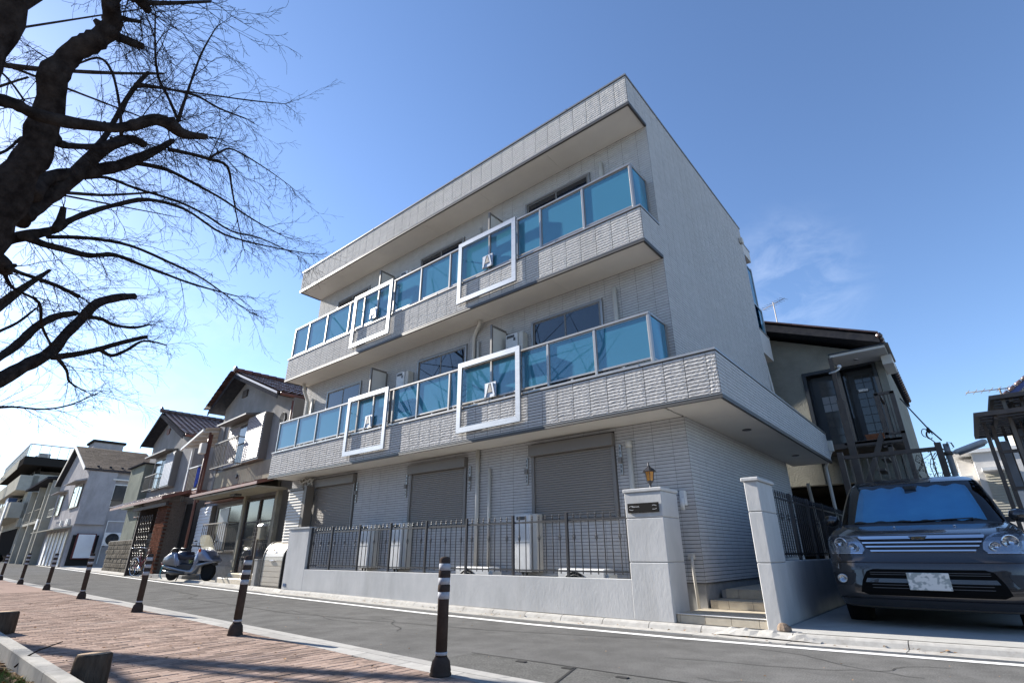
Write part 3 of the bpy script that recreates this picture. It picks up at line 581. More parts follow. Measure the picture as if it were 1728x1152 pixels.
# downpipes
def pipe(pts, r=.04, nm='downpipe'): return aput(nm, MB().tube(pts, r, 10), 'pvc')
y = YG - .05
pipe([(-7.06, y, .3), (-7.06, y, 2.68)]); p_ = pipe([(-6.75, y, .3), (-6.75, y, 2.3)], .03)
pipe([(-3.80, y, .3), (-3.80, y, 2.42)]); aput('pipe_cap', MB().cyl((-3.80, y, 2.33), (-3.80, y, 2.44), .052, 10), 'pvc')
pipe([(-7.26, y, 3.3), (-7.26, y, 5.1), (-7.22, y, 5.22), (-7.0, y - .1, 5.36), (-6.98, y - .12, 5.43)]); pipe([(-7.12, y, 3.3), (-7.12, y, 5.0)], .03); pipe([(-3.82, y, 3.3), (-3.82, y, 5.15)])
pipe([(-3.88, y, 6.1), (-3.88, y, 8.0)]); pipe([(-10.9, y, 3.3), (-10.9, y, 4.9)]); pipe([(-13.7, y, 3.3), (-13.7, y, 4.95)]); pipe([(-7.15, y, 6.1), (-7.15, y, 7.9)], .03)
pipe([(-13.98, YG - .25, 5.42), (-13.98, YG - .2, 5.2), (-13.95, YG - .06, 4.9), (-13.95, y, 3.3)], .045)
# soffit lights of the entrance canopy
for yy in (9.0, 12.2):
    aput('downlight', MB().lathe([(.07, 0), (.075, -.008), (.07, -.012), (.055, -.008)], (-2.45, yy, 2.69), 18), 'dark_trim')
# small things on the right part of the ground floor wall
aput('wall_meter', MB().box(-3.06, -2.98, YG - .09, YG - .012, 1.42, 1.62, .008).cyl((-3.02, YG - .12, 1.36), (-3.02, YG - .12, 1.52), .03, 10), 'white_metal')
aput('gas_pipe', MB().tube([(-3.0, YG - .03, .75), (-3.0, YG - .07, .74), (-3.0, YG - .07, .6), (-2.98, YG - .08, .1)], .02, 8).box(-3.06, -2.97, YG - .06, YG - .012, .72, .8, .01), 'pvc')
# ---- things fixed to the walls
def heater(x, y, z, w_, h, label, grp):
    t = thing('water_heater', label, 'water heater', (x, y, z), 0, grp)
    put('cabinet', MB().box(0, w_ * .72, -.2, 0, 0, h, .012), 'white_metal', t); put('side_cover', MB().box(w_ * .72 + .006, w_, -.17, 0, 0, h, .012), 'pvc', t)
    put('exhaust', MB().box(w_ * .1, w_ * .55, -.207, -.2, h - .09, h - .035), 'grille', t); b = MB()
    if h > .6:
        b.box(.02, w_ * .7, -.204, -.2, h * .50, h * .505)
        b.cyl((w_ * .2, -.1, -.35), (w_ * .2, -.1, .0), .018, 8).cyl((w_ * .4, -.1, -.35), (w_ * .4, -.1, .0), .018, 8)
    else: b.box(w_ * .5, w_ * .62, -.206, -.2, h - .16, h - .1)
    put('fitting', b, 'grille', t)
G = 'tall white gas cabinets on the ground floor wall'
heater(-10.50, YG - .014, .52, .50, .88, 'tall white gas cabinet behind the fence, leftmost of the three on the ground floor', G)
heater(-9.40, YG - .014, .52, .50, .88, 'tall white gas cabinet behind the fence, left of the middle roller shutter', G)
heater(-6.00, YG - .014, .52, .46, .90, 'tall white gas cabinet behind the fence, between the middle and right shutters', G)
G = 'small water heaters on the balcony walls'
heater(-6.22, YG - .014, 4.32, .42, .52, 'small white heater box by the partition on the right of the middle balcony', G)
heater(-9.66, YG - .014, 4.28, .40, .52, 'small white heater box on the middle balcony wall, left of the central window', G)
heater(-9.86, YG - .014, 7.1, .40, .52, 'small white heater box on the top balcony, left of the central window', G)
def ac_unit(x, y, z, rz, label, grp=None, par=None):
    t = thing('air_conditioner', label, 'air conditioner', (x, y, z), rz, grp)
    put('cabinet', MB().box(-.40, .40, 0, .28, .04, .56, .015), 'white_metal', t); put('side_cover', MB().box(.405, .46, .02, .26, .08, .5, .01), 'white_metal', t)
    b = MB()
    for k in range(5): b.lathe([(.05 + .042 * k, 0), (.05 + .042 * k, -.012), (.058 + .042 * k, -.012), (.058 + .042 * k, 0)], (0, 0, 0), 24)
    for k in range(16):
        a = k * math.pi / 8; b.bar((.05 * math.cos(a), .05 * math.sin(a), -.008), (.225 * math.cos(a + .5), .225 * math.sin(a + .5), -.008), .005, .006)
    b.xf(lambda p: Vector((p.x - .1, p.z - .002, p.y + .3))); put('fan_guard', b, 'grille', t)
    b = MB().lathe([(.22, 0), (.22, .004), (.0, .004)], (0, 0, 0), 24); b.xf(lambda p: Vector((p.x - .1, -p.z + 0, p.y + .3))); put('fan_shadow_box', b, 'black', t)
    put('foot', MB().box(-.36, -.28, 0, .3, 0, .035).box(.28, .36, 0, .3, 0, .035), 'black', t); return t
ac_unit(-6.72, 6.95, .03, 0, 'white outdoor fan unit behind the fence, left of the right-hand shutter', 'fan units behind the garden fence')
ac_unit(-4.52, 6.95, .03, 0, 'white outdoor fan unit behind the fence, next to the gate pillar', 'fan units behind the garden fence')
# ---- garden wall with pillars, and its iron fence
gw = thing('garden_wall', 'low white plastered garden wall with end post and tall gate pillar', 'wall', (-3.5, 6.56, 0))
O = Vector((-3.5, 6.56, 0)); gp_ = lambda n_, b, m, par=None, **k: put(n_, b.xf(lambda p: p - O), m, par or gw, **k)
gp_('wall', MB().box(-11.45, -3.5, 6.56, 6.70, .03, .49, .004), 'plaster')
gp_('end_post', MB().box(-12.32, -11.452, 6.56, 6.70, .03, 1.33, .004).box(-12.34, -11.43, 6.54, 6.72, 1.332, 1.372, .006), 'plaster')
pil = gp_('gate_pillar', MB().box(-3.5, -2.97, 6.555, 7.05, .03, .690, .008), 'plaster')
gp_('pillar_block', MB().box(-3.5, -2.97, 6.555, 7.05, .697, 1.225, .008), 'plaster'); gp_('pillar_block', MB().box(-3.5, -2.97, 6.555, 7.05, 1.232, 1.55, .008), 'plaster')
gp_('pillar_core', MB().box(-3.49, -2.98, 6.565, 7.04, .68, 1.54), 'concrete2'); gp_('pillar_cap', MB().box(-3.515, -2.955, 6.54, 7.065, 1.552, 1.60, .008), 'plaster')
gp_('number_tag', MB().box(-12.26, -12.14, 6.552, 6.559, .13, .19), mat('blue_tag', (.03, .07, .16), rough=.4))
np_ = thing('name_plate', 'black name plate with small white lettering on the gate pillar', 'sign', (-3.235, 6.55, 1.352))
put('plate', MB().box(-.222, .222, -.014, 0, -.06, .06, .003), 'dark', np_)
b = MB(); 
for sx in (-1, 1):
    for sz in (-1, 1):
        for k in range(5):
            a = k * .6; b.box(sx * (.19 - .012 * k) - .003, sx * (.19 - .012 * k) + .003, -.016, -.0145, sz * (.018 + .008 * math.sin(a)) - .003, sz * (.018 + .008 * math.sin(a)) + .004)
put('ornament', b, 'white', np_); b = MB()
for k in range(6): b.box(-.155 + k * .019, -.155 + k * .019 + .012, -.016, -.0145, .010, .014).box(-.153 + k * .019, -.150 + k * .019, -.016, -.0145, .014, .026)
put('lettering', b, 'white', np_)
# gate lamp
la = thing('gate_lamp', 'small black lantern with amber glass on the gate pillar', 'lamp', (-3.205, 6.77, 1.60))
def hexr(prof, n=6): return MB().lathe(prof, (0, 0, 0), n, False)
put('foot', MB().lathe([(.045, 0), (.045, .008), (.02, .02), (.012, .05), (.018, .075), (.03, .085), (.045, .1), (.048, .108)], (0, 0, 0), 12), 'iron', la)
am = mat('amber_glass', (.35, .13, .015), (.55, .24, .03), 25, .12, spec=.8); put('lantern_glass', hexr([(.046, .11), (.064, .235)]), am, la)
b = MB()
for k in range(6):
    a = k * math.pi / 3; b.bar((.048 * math.cos(a), .048 * math.sin(a), .108), (.067 * math.cos(a), .067 * math.sin(a), .238), .008, .008)
put('lantern_bar', b, 'iron', la); put('hood', hexr([(.095, .232), (.1, .238), (.06, .275), (.03, .295), (.022, .305)]), 'iron', la)
put('finial', MB().lathe([(.012, .3), (.02, .315), (.008, .33), (.013, .343), (.006, .355), (.0, .37)], (0, 0, 0), 10), 'iron', la)
# iron fences: posts, rails, pickets with spear tips and every third with a basket
def fence(root_loc, rz, L, posts, z0, label, npk, hoff=0):
    t = thing('iron_fence', label, 'fence', root_loc, rz)
    for x in posts: put('post', MB().box(x - .019, x + .019, -.019, .019, 0, .86, .003), 'iron', t)
    put('rail', MB().box(0, L, -.009, .009, .742, .766), 'iron', t); put('rail', MB().box(0, L, -.009, .009, .07, .09), 'iron', t)
    pk_ = MB().cyl((0, 0, .045), (0, 0, .79), .0078, 6); pk_.lathe([(.0078, .785), (.014, .80), (.008, .812), (.0125, .828), (.001, .86)], (0, 0, 0), 6, False); pm = pk_.mesh('picket', 'iron')
    bk = MB().cyl((0, 0, .045), (0, 0, .79), .0078, 6); bk.lathe([(.0078, .785), (.014, .80), (.008, .812), (.0125, .828), (.001, .86)], (0, 0, 0), 6, False)
    bk.lathe([(.007, .475), (.016, .482), (.007, .49)], (0, 0, 0), 6, False).lathe([(.007, .56), (.016, .568), (.007, .575)], (0, 0, 0), 6, False)
    for k in range(4): bk.tube([(r_ * math.cos(k * 1.57 + z * 30), r_ * math.sin(k * 1.57 + z * 30), z) for r_, z in ((.006, .49), (.019, .508), (.024, .525), (.019, .542), (.006, .56))], .0035, 4, False)
    bm = bk.mesh('picket', 'iron')
    for a, c in zip(posts, posts[1:]):
        for k in range(npk):
            x = a + (c - a) * (k + 1) / (npk + 1); piece('picket', bm if k % 3 == (0 if a != posts[-2] else 0) else pm, t, (x, 0, 0))
    return t
fence((-11.45, 6.63, .49), 0, 7.95, [.03, .84, 1.84, 2.85, 3.88, 4.90, 5.92, 6.94, 7.92], .49, 'black wrought iron fence with spear tips on the low garden wall', 7)
# right gate post and the wall towards the parking space
rw = thing('gate_post', 'slim white plastered gate post with a low wall running back beside the parked minivan', 'gate post', (-1.94, 6.56, 0))
O2 = Vector((-1.94, 6.56, 0)); rp = lambda n_, b, m, **k: put(n_, b.xf(lambda p: p - O2), m, rw, **k)
rp('post_block', MB().box(-1.925, -1.775, 6.555, 7.17, .03, .694, .006), 'plaster'); rp('post_block', MB().box(-1.925, -1.775, 6.555, 7.17, .701, 1.235, .006), 'plaster'); rp('post_block', MB().box(-1.925, -1.775, 6.555, 7.17, 1.242, 1.575, .006), 'plaster')
rp('post_core', MB().box(-1.915, -1.785, 6.565, 7.16, .68, 1.56), 'concrete2'); rp('post_cap', MB().box(-1.95, -1.75, 6.53, 7.195, 1.577, 1.62, .008), 'plaster'); rp('wall', MB().box(-1.92, -1.78, 7.172, 12.6, .03, .71, .004), 'plaster')
fence((-1.85, 7.2, .71), R(90), 5.4, [.03, 1.05, 2.1, 3.15, 4.2, 5.35], .7, 'black iron fence on the low wall between the entrance and the parking space', 8)
# porch steps clad with beige tiles
stp = thing('entrance_steps', 'three beige tiled steps leading up between the gate posts', 'steps', (-2.9, 6.6, 0))
O3 = Vector((-2.9, 6.6, 0)); sp_ = lambda n_, b, m, **k: put(n_, b.xf(lambda p: p - O3), m, stp, **k)
sp_('core', MB().box(-2.955, -1.93, 6.62, 9.4, .02, .116).box(-2.86, -1.93, 7.50, 9.4, .1, .216).box(-2.86, -1.93, 7.93, 13, .1, .33), 'concrete2')
for (x0, x1, yf, yb, z0, z1) in ((-2.96, -1.93, 6.61, 7.49, .035, .128), (-2.87, -1.93, 7.49, 7.92, .128, .228), (-2.80, -1.93, 7.92, 13, .228, .343)):
    xs_ = [x0] + [x for x in [-2.92 if x0 < -2.9 else -9] + [-2.63, -2.33, -2.03] if x > x0 + .02] + [x1]
    if x0 < -2.9: xs_ = [x0, -2.92, -2.62, -2.32, -2.02, x1]
    for a, c in zip(xs_, xs_[1:]):
        sp_('tile', MB().box(a + .002, c - .002, yf, yf + .012, z0 + .002, z1 - .012, .002), 'steptile')
        yy = yf
        while yy < min(yb, yf + 1.8): sp_('tile', MB().box(a + .002, c - .002, yy + .002, min(yy + .3, yb) - .002, z1 - .01, z1, .002), 'steptile'); yy += .3
sp_('step_sun_strip', MB().box(-2.962, -1.93, 6.604, 6.64, .129, .134), 'white');  # white strip paints the sunlight along the first step's edge
# ------------------------------------------------------------------ the older houses along the street
M['stucco_g'] = mat('grey_stucco', (.30, .29, .285), (.235, .23, .225), 1.4, .9, .006, 45, dirt=((.16, .145, .13), 1.1, .6, (1, 1, .3)))
M['stucco_c'] = mat('cream_stucco', (.36, .33, .26), (.28, .26, .21), 1.6, .9, .006, 45, dirt=((.2, .14, .11), .9, .7, (1, 1, .3)))
M['stucco_gr'] = mat('greenish_stucco', (.25, .26, .22), (.19, .20, .175), 1.6, .9, .006, 45, dirt=((.12, .12, .1), 1.1, .6, (1, 1, .3)))
M['stucco_p'] = mat('pale_mauve_stucco', (.36, .345, .35), (.29, .28, .285), 1.2, .9, .004, 40, dirt=((.18, .17, .16), .9, .6, (1, 1, .3)))
M['stucco_b'] = mat('beige_stucco', (.42, .40, .34), (.34, .325, .28), 1.2, .9, .004, 40, dirt=((.2, .19, .17), .9, .6, (1, 1, .3)))
M['kawara'] = mat('glazed_dark_roof_tile', (.10, .055, .05), (.06, .04, .04), 8, .28, .001, 60, spec=.8, rnd=.35)
M['ridge'] = mat('red_brown_ridge_tile', (.16, .05, .035), (.11, .04, .03), 9, .5, spec=.5, rnd=.2)
M['slate'] = mat('brown_slate_roof', (.16, .115, .085), (.10, .072, .055), 5, .8, .004, 60, rnd=.25)
M['fascia'] = mat('dark_grey_bargeboard', (.03, .032, .04), (.05, .05, .055), 8, .95)
M['copper'] = mat('red_brown_sheet_roof', (.20, .075, .05), (.13, .055, .04), 4, .5)
M['louvre'] = mat('mauve_louvre', (.33, .29, .30), (.26, .23, .24), 6, .55)
M['alud'] = mat('bronze_window_bar', (.15, .125, .10), rough=.5, metal=.2)
M['woodd'] = mat('dark_wood', (.06, .042, .033), (.035, .026, .022), 8, .7)
M['redbrick'] = mat('red_brick_face', (.13, .06, .04), (.09, .042, .03), 30, .9, .003, 60, rnd=.25)
M['stoneblk'] = mat('rough_grey_block', (.20, .18, .15), (.11, .10, .085), 6, .95, .03, 14, rnd=.18, dirt=((.05, .045, .035), 2, .7, (1, 1, .5)))
M['translu'] = mat('milky_canopy_sheet', (.60, .58, .52), rough=.5)
M['cable'] = mat('black_cable', (.02, .02, .02), rough=.6)
SL = math.atan(.058)
FY = lambda x: 7.9 - .058 * (x + 17)
def louvre(b, x0, x1, z0, z1, y, pitch=.05, d=.02):
    n_ = max(2, int((z1 - z0) / pitch)); p = (z1 - z0) / n_
    for k in range(n_): b.prism([(y, z0 + k * p + .002), (y - d, z0 + k * p + .004), (y - d * .2, z0 + (k + 1) * p - .003), (y, z0 + (k + 1) * p - .002)], x0, x1, 'x')
def grating(t, x0, x1, z0, z1, y, n_, out=.3, bow=.0, m='alud', nm='window_railing'):
    b = MB(); b.box(x0 - .02, x1 + .02, y - out - .02, y - out + .02, z1 - .04, z1); b.box(x0 - .02, x1 + .02, y - out - .015, y - out + .015, z0, z0 + .03)
    for x in (x0, x1): b.box(x - .015, x + .015, y - out, y, z1 - .035, z1 - .005); b.box(x - .015, x + .015, y - out, y, z0, z0 + .03)
    g = put(nm, b, m, t)
    for k in range(n_ + 1):
        x = x0 + (x1 - x0) * k / n_; put('bar', MB().box(x - .008, x + .008, y - out - .008, y - out + .008, z0 + .03, z1 - .04), m, g)
    return g
def hwin(t, x0, x1, z0, z1, y=0, m='alud', pane='winglass_old', nm='window', sash=2):
    b = MB(); w_ = .045; b.box(x0, x1, y - .05, y + .03, z1 - w_, z1); b.box(x0, x1, y - .06, y + .03, z0, z0 + w_); b.box(x0, x0 + w_, y - .05, y + .03, z0 + w_, z1 - w_); b.box(x1 - w_, x1, y - .05, y + .03, z0 + w_, z1 - w_)
    f = put(nm, b, m, t); n_ = sash
    for k in range(n_):
        a = x0 + w_ + (x1 - x0 - 2 * w_) * k / n_; c = x0 + w_ + (x1 - x0 - 2 * w_) * (k + 1) / n_; yy = y - .02 - .015 * (k % 2)
        s = MB(); s.box(a, a + .03, yy - .01, yy + .01, z0 + w_, z1 - w_); s.box(c - .03, c, yy - .01, yy + .01, z0 + w_, z1 - w_); s.box(a + .03, c - .03, yy - .01, yy + .01, z1 - w_ - .03, z1 - w_); s.box(a + .03, c - .03, yy - .01, yy + .01, z0 + w_, z0 + w_ + .03)
        put('sash', s, m, f); put('pane', MB().box(a + .03, c - .03, yy - .003, yy + .003, z0 + w_ + .03, z1 - w_ - .03), pane, f)
    return f
def ktile(w_=.27, l=.30):     # one pantile, curved across, overlapping along the slope (x along eave, y up the slope)
    b = MB(); n_ = 6; vs = []
    for j, (y, dz) in enumerate(((0, .032), (l, 0))):
        for i in range(n_ + 1):
            u = i / n_; vs.append((u * w_, y, dz + .030 * math.sin(u * math.pi * 1.35 + .1) + .02 * (u > .8)))
    b.add(vs, [(i, i + 1, n_ + 2 + i, n_ + 1 + i) for i in range(n_)], True)
    b.add([vs[i] for i in range(n_ + 1)] + [(vs[i][0], vs[i][1], vs[i][2] - .03) for i in range(n_ + 1)], [(i, n_ + 1 + i, n_ + 2 + i, i + 1) for i in range(n_)])
    return b
KT = ktile(); KTM = KT.mesh('roof_tile', 'kawara')
def tiled_slope(parent, p_eave, along, up, L, S, solo=False, m=None):
    """p_eave corner; along: unit vector along the eave; up: unit vector up the slope"""
    al, up = Vector(along), Vector(up); nn = al.cross(up); mt = Matrix((al, up, nn)).transposed(); cols = int(L / .265); rows = int(S / .245); b = MB(); cnt = 0; e = mt.to_euler(); sx = L / cols / .27; rg = random.Random(4)
    for r in range(rows):
        for c in range(cols):
            p = Vector(p_eave) + al * (c * L / cols) + up * (r * S / rows) + nn * (.02 + rg.uniform(-.004, .006))
            if solo and cnt < 290: o = piece('roof_tile', KTM, parent, p, e, (sx, 1, 1)); cnt += 1
            else: b.add([mt @ Vector((q[0] * sx, q[1], q[2])) + p for q in KT.v], KT.f, True)
    if b.v: put('roof_tiles', b, 'kawara', parent, kind='stuff')
def gable(t, xa, xb, xr, zl, zr, zt, y0, y1, th=.10, roof='fascia', gm=None, tiles_=None, solo=False):
    """roof whose gable faces the street: eaves at xa (zl) and xb (zr), ridge at xr (zt), from y0 to y1"""
    rf = put('roof', MB().prism([(xa, zl), (xr, zt), (xb, zr), (xb, zr - th), (xr, zt - th), (xa, zl - th)], y0, y1, 'y'), roof, t)
    b = MB(); d = .16
    for (a, za, c, zc) in ((xa, zl, xr, zt), (xr, zt, xb, zr)):
        b.prism([(a, za - .04), (c, zc - .04), (c, zc - .04 - d), (a, za - .04 - d)], y0 - .03, y0 - .002, 'y')
    put('bargeboard', b, 'fascia', t)
    return rf
# house 1 : grey gabled house next to the apartment building
X0 = -22.2
h1 = thing('old_house', 'grey stuccoed gabled house with louvred upstairs window, next to the white apartment building', 'house', (X0, FY(X0), 0), -SL)
U = lambda x: (x - X0) * 1.00168
put('wall', MB().prism([(U(-21.9), .0), (U(-15.6), .0), (U(-15.6), 5.45), (U(-20.0), 7.05), (U(-21.9), 6.2)], 0, 7.5, 'y'), 'stucco_g', h1)
put('plinth', MB().box(U(-21.85), U(-15.62), -.02, -.002, .0, .45), 'concrete2', h1)
put('corner_pilaster', MB().box(U(-21.96), U(-21.4), -.06, -.003, 2.7, 5.5), 'stucco_g', h1)
put('wall_panel', MB().box(U(-21.35), U(-15.7), -.05, -.004, 2.62, 3.62), 'stucco_c', h1)
xa, xb, xr_, zl, zr, zt = U(-22.3), U(-15.75), U(-20.05), 6.12, 5.55, 7.2
rf = gable(h1, xa, xb, xr_, zl, zr, zt, -.5, 8.0)
sl = math.hypot(xb - xr_, zt - zr); tiled_slope(rf, (xb + .05, -.48, zr + .0), (0, 1, 0), ((xr_ - xb) / sl, 0, (zt - zr) / sl), 8.4, sl, True)
sl2 = math.hypot(xr_ - xa, zt - zl); tiled_slope(rf, (xa - .02, 7.9, zl), (0, -1, 0), ((xr_ - xa) / sl2, 0, (zt - zl) / sl2), 8.6, sl2)
b = MB()
for i in range(28): b.tube([(xr_, -.53 + i * .31, zt + .1), (xr_, -.53 + i * .31 + .30, zt + .12)], .10, 8)
put('ridge', b, 'ridge', rf); put('ridge_end', MB().lathe([(.10, 0), (.13, .03), (.13, .08), (.07, .12)], (0, 0, 0), 12).xf(lambda p: Vector((p.x + xr_, -.60 + p.z, p.y + zt + .14))), 'kawara', rf)
put('verge_tiles', MB().prism([(xr_, zt + .02), (xb, zr + .02), (xb, zr - .05), (xr_, zt - .05)], -.55, -.45, 'y'), 'kawara', rf)
put('eave_gutter', MB().tube([(xb + .06, -.45, zr - .04), (xb + .06, 8, zr - .06)], .055, 8), 'copper', rf)
put('gable_vent', MB().box(xr_ - .22, xr_ + .22, -.05, -.003, 6.35, 6.62), 'woodd', h1)
w1 = hwin(h1, U(-20.75), U(-18.55), 3.68, 5.2, -.06)
put('curtain', MB().box(U(-19.45), U(-18.75), -.075, -.066, 3.75, 5.12), 'curtain', w1)
b = MB(); louvre(b, U(-20.65), U(-19.55), 3.72, 5.14, -.085); lv = put('louvre_shutter', b, 'louvre', w1)
bx = put('shutter_box', MB().box(U(-18.5), U(-17.1), -.26, -.003, 3.66, 5.22), 'shutframe', h1); b = MB(); louvre(b, U(-18.46), U(-17.16), 3.72, 5.18, -.262, .055); put('louvre', b, 'louvre', bx)
put('window_hood', MB().prism([(-.003, 5.42), (-.50, 5.32), (-.50, 5.27), (-.003, 5.33)], U(-20.95), U(-18.2), 'x'), 'shutframe', h1)
grating(h1, U(-20.95), U(-18.75), 3.68, 4.62, -.05, 14, .36)
put('vent_cap', MB().cyl((U(-19.15), -.052, 3.30), (U(-19.15), -.09, 3.30), .07, 12), 'grille', h1)
# porch roof, folded red-brown sheet
pr = put('porch_roof', MB().add([(U(-20.5), -.05, 2.92), (U(-14.9), -.05, 3.0), (U(-14.9), -1.0, 2.70), (U(-20.5), -1.0, 2.70), (U(-20.5), -.05, 2.82), (U(-14.9), -.05, 2.9), (U(-14.9), -1.0, 2.62), (U(-20.5), -1.0, 2.62)],
   [(0, 3, 2, 1), (4, 5, 6, 7), (0, 1, 5, 4), (1, 2, 6, 5), (2, 3, 7, 6), (3, 0, 4, 7)]), 'copper', h1)
put('porch_soffit', MB().box(U(-20.3), U(-15.0), -.95, -.06, 2.55, 2.60), 'stucco_c', h1); put('porch_light', MB().box(U(-17.6), U(-17.2), -.7, -.5, 2.49, 2.548), 'grille', h1)
for i in range(7): x = U(-20.2 + i * .85); put('seam', MB().box(x - .01, x + .01, -1.004, -.06, 2.705, 2.735).xf(lambda p: Vector((p.x, p.y, p.z + (p.y + 1) * .26))), 'copper', pr)
put('window_hood', MB().prism([(-.003, 2.56), (-.42, 2.5), (-.42, 2.46), (-.003, 2.5)], U(-20.7), U(-18.1), 'x'), 'copper', h1)
w2 = hwin(h1, U(-20.3), U(-18.0), .85, 2.38, -.03); put('curtain', MB().box(U(-20.0), U(-19.2), -.075, -.068, .95, 2.28), 'frosted', w2)
grating(h1, U(-20.6), U(-18.3), .86, 1.78, -.04, 13, .3)
b = MB(); louvre(b, U(-21.85), U(-20.65), .62, 2.40, -.16, .11, .03); put('corrugated_panel', b, 'white', h1); put('panel_back', MB().box(U(-21.88), U(-20.62), -.158, -.03, .6, 2.42), 'shutframe', h1)
dr = put('door_frame', MB().box(U(-17.75), U(-15.6), -.10, -.003, 2.36, 2.44).box(U(-17.75), U(-17.67), -.10, -.003, .26, 2.36).box(U(-15.68), U(-15.6), -.1, -.003, .26, 2.36).box(U(-16.72), U(-16.62), -.1, -.003, .26, 2.36), 'woodd', h1)
for a, c in ((-17.67, -16.72), (-16.62, -15.68)):
    d_ = put('door_leaf', MB().box(U(a), U(c), -.06, -.02, .26, 2.36), 'winglass_old', dr)
    for z in (.7, 1.2, 1.7): put('glazing_bar', MB().box(U(a), U(c), -.068, -.0605, z, z + .04), 'woodd', dr)
put('door_post', MB().box(U(-15.55), U(-15.40), -.14, -.003, 0, 2.6), 'stucco_c', h1); put('door_post', MB().box(U(-17.95), U(-17.8), -.14, -.003, .3, 2.6), 'stucco_c', h1)
st_ = put('step', MB().box(U(-17.45), U(-15.1), -.7, -.004, .02, .17, .01).box(U(-17.4), U(-15.3), -.4, -.004, .171, .28, .01), 'steptile', h1)
put('side_wall_pipe', MB().tube([(U(-15.5), -.1, 5.3), (U(-15.5), -.1, 4.3), (U(-15.42), -.15, 4.0), (U(-15.48), -.1, 3.0)], .03, 8), 'copper', h1)
b = MB()
for s in range(5): b.tube([(U(-15.85) + .14 * math.sin(a_) * (1 + .1 * s), -.12 - .02 * s, 4.75 + .22 * math.cos(a_)) for a_ in [i * .42 for i in range(16)]], .008, 5)
put('cable_coil', b, 'cable', h1)
# narrow wedge of cream wall and wires between house 1 and the building
ml = thing('mailbox', 'small grey letter box on a post with wire mesh beside the gabled house door', 'letter box', (-15.35, 7.25, .02))
put('post', MB().box(-.02, .02, -.02, .02, 0, 1.7), 'alud', ml); put('box', MB().box(.12, .32, -.09, .09, 1.15, 1.50, .02), 'stucco_c', ml); put('lid', MB().prism([(-.10, 1.50), (.10, 1.50), (.10, 1.56), (-.06, 1.56)], .10, .34, 'x'), 'white_metal', ml)
b = MB()
for k in range(7): b.box(-.30, .9, -.003, .003, 1.05 + k * .1, 1.056 + k * .1)
for k in range(12): b.box(-.30 + k * .1, -.295 + k * .1, -.003, .003, .9, 1.68)
put('wire_mesh', b, 'alud', ml)
# storage locker with roller front
lk = thing('roller_box', 'silver street storage box with curved roller front beside the garden wall', 'storage box', (-14.2, 6.95, .03), R(-1))
pf = [(.0, 0), (0, .62)] + [(.34 - .34 * math.cos(a_), .62 + .46 * math.sin(a_)) for a_ in [i * math.pi / 2 / 8 for i in range(1, 9)]] + [(.62, 1.08), (.62, 0)]
M['locker'] = mat('champagne_roller_metal', (.50, .45, .38), (.44, .40, .34), 3, .34, metal=.4)
put('side', MB().prism([(y - (.015), z + (.012 if z > 0 else 0)) for y, z in pf], 0, .035, 'x'), 'black', lk); put('side', MB().prism([(y - .015, z + (.012 if z > 0 else 0)) for y, z in pf], 1.045, 1.08, 'x'), 'black', lk)
for i in range(len(pf) - 2):
    p, q = pf[i], pf[i + 1]; n_ = 5 if i == 0 else 1
    for j in range(n_):
        a = (p[0] + (q[0] - p[0]) * j / n_, p[1] + (q[1] - p[1]) * j / n_ + .004); c = (p[0] + (q[0] - p[0]) * (j + 1) / n_, p[1] + (q[1] - p[1]) * (j + 1) / n_ - .004)
        o_ = (a[0] + .03, a[1] - .0); o2 = (c[0] + .03, c[1] - .0); put('roller_slat', MB().prism([a, c, (c[0] + .03, c[1] - .02), (a[0] + .03, a[1] - .02)], .036, 1.044, 'x'), 'locker', lk)
put('handle', MB().box(.42, .66, -.035, -.0, .60, .63, .008), 'chrome', lk); put('badge', MB().box(.5, .56, .06, .075, .84, .9).xf(lambda p: Vector((p.x, p.y - .05, p.z))), 'chrome', lk)
put('bottom_rail', MB().box(.036, 1.044, .0, .05, -.0, .05), 'grille', lk); put('bin_back', MB().box(.036, 1.044, .56, .6, .05, 1.0), 'grille', lk)
sp2 = thing('stone_post', 'short square concrete post left of the silver storage box', 'post', (-14.62, 6.98, .03)); put('shaft', MB().box(-.09, .09, 0, .16, 0, .62, .01), 'concrete', sp2); put('cap', MB().box(-.1, .1, -.01, .17, .622, .65, .01), 'concrete', sp2)
# louvred side screen by the left end of the building
lo = thing('meter_screen', 'grey louvred screen with tangled pipes at the left end of the apartment building', 'screen', (-13.72, 7.15, .03))
b = MB(); louvre(b, 0, .72, .9, 2.3, 0, .07, .03); put('louvre', b, 'soffit', lo); put('frame', MB().box(.72, .86, -.02, .2, .3, 2.4).box(-.03, .72, .002, .05, .9, 2.34).box(-.05, .72, -.04, .05, 2.31, 2.37), 'alud', lo)
b = MB(); rg = random.Random(8)
for q in range(5): b.tube([(.25 + .12 * i + rg.uniform(-.1, .1), .1 + rg.uniform(-.05, .1), 2.38 + .25 * abs(math.sin(i * 1.3 + q))) for i in range(6)], .018, 6)
put('pipe', b, 'pvc', lo)
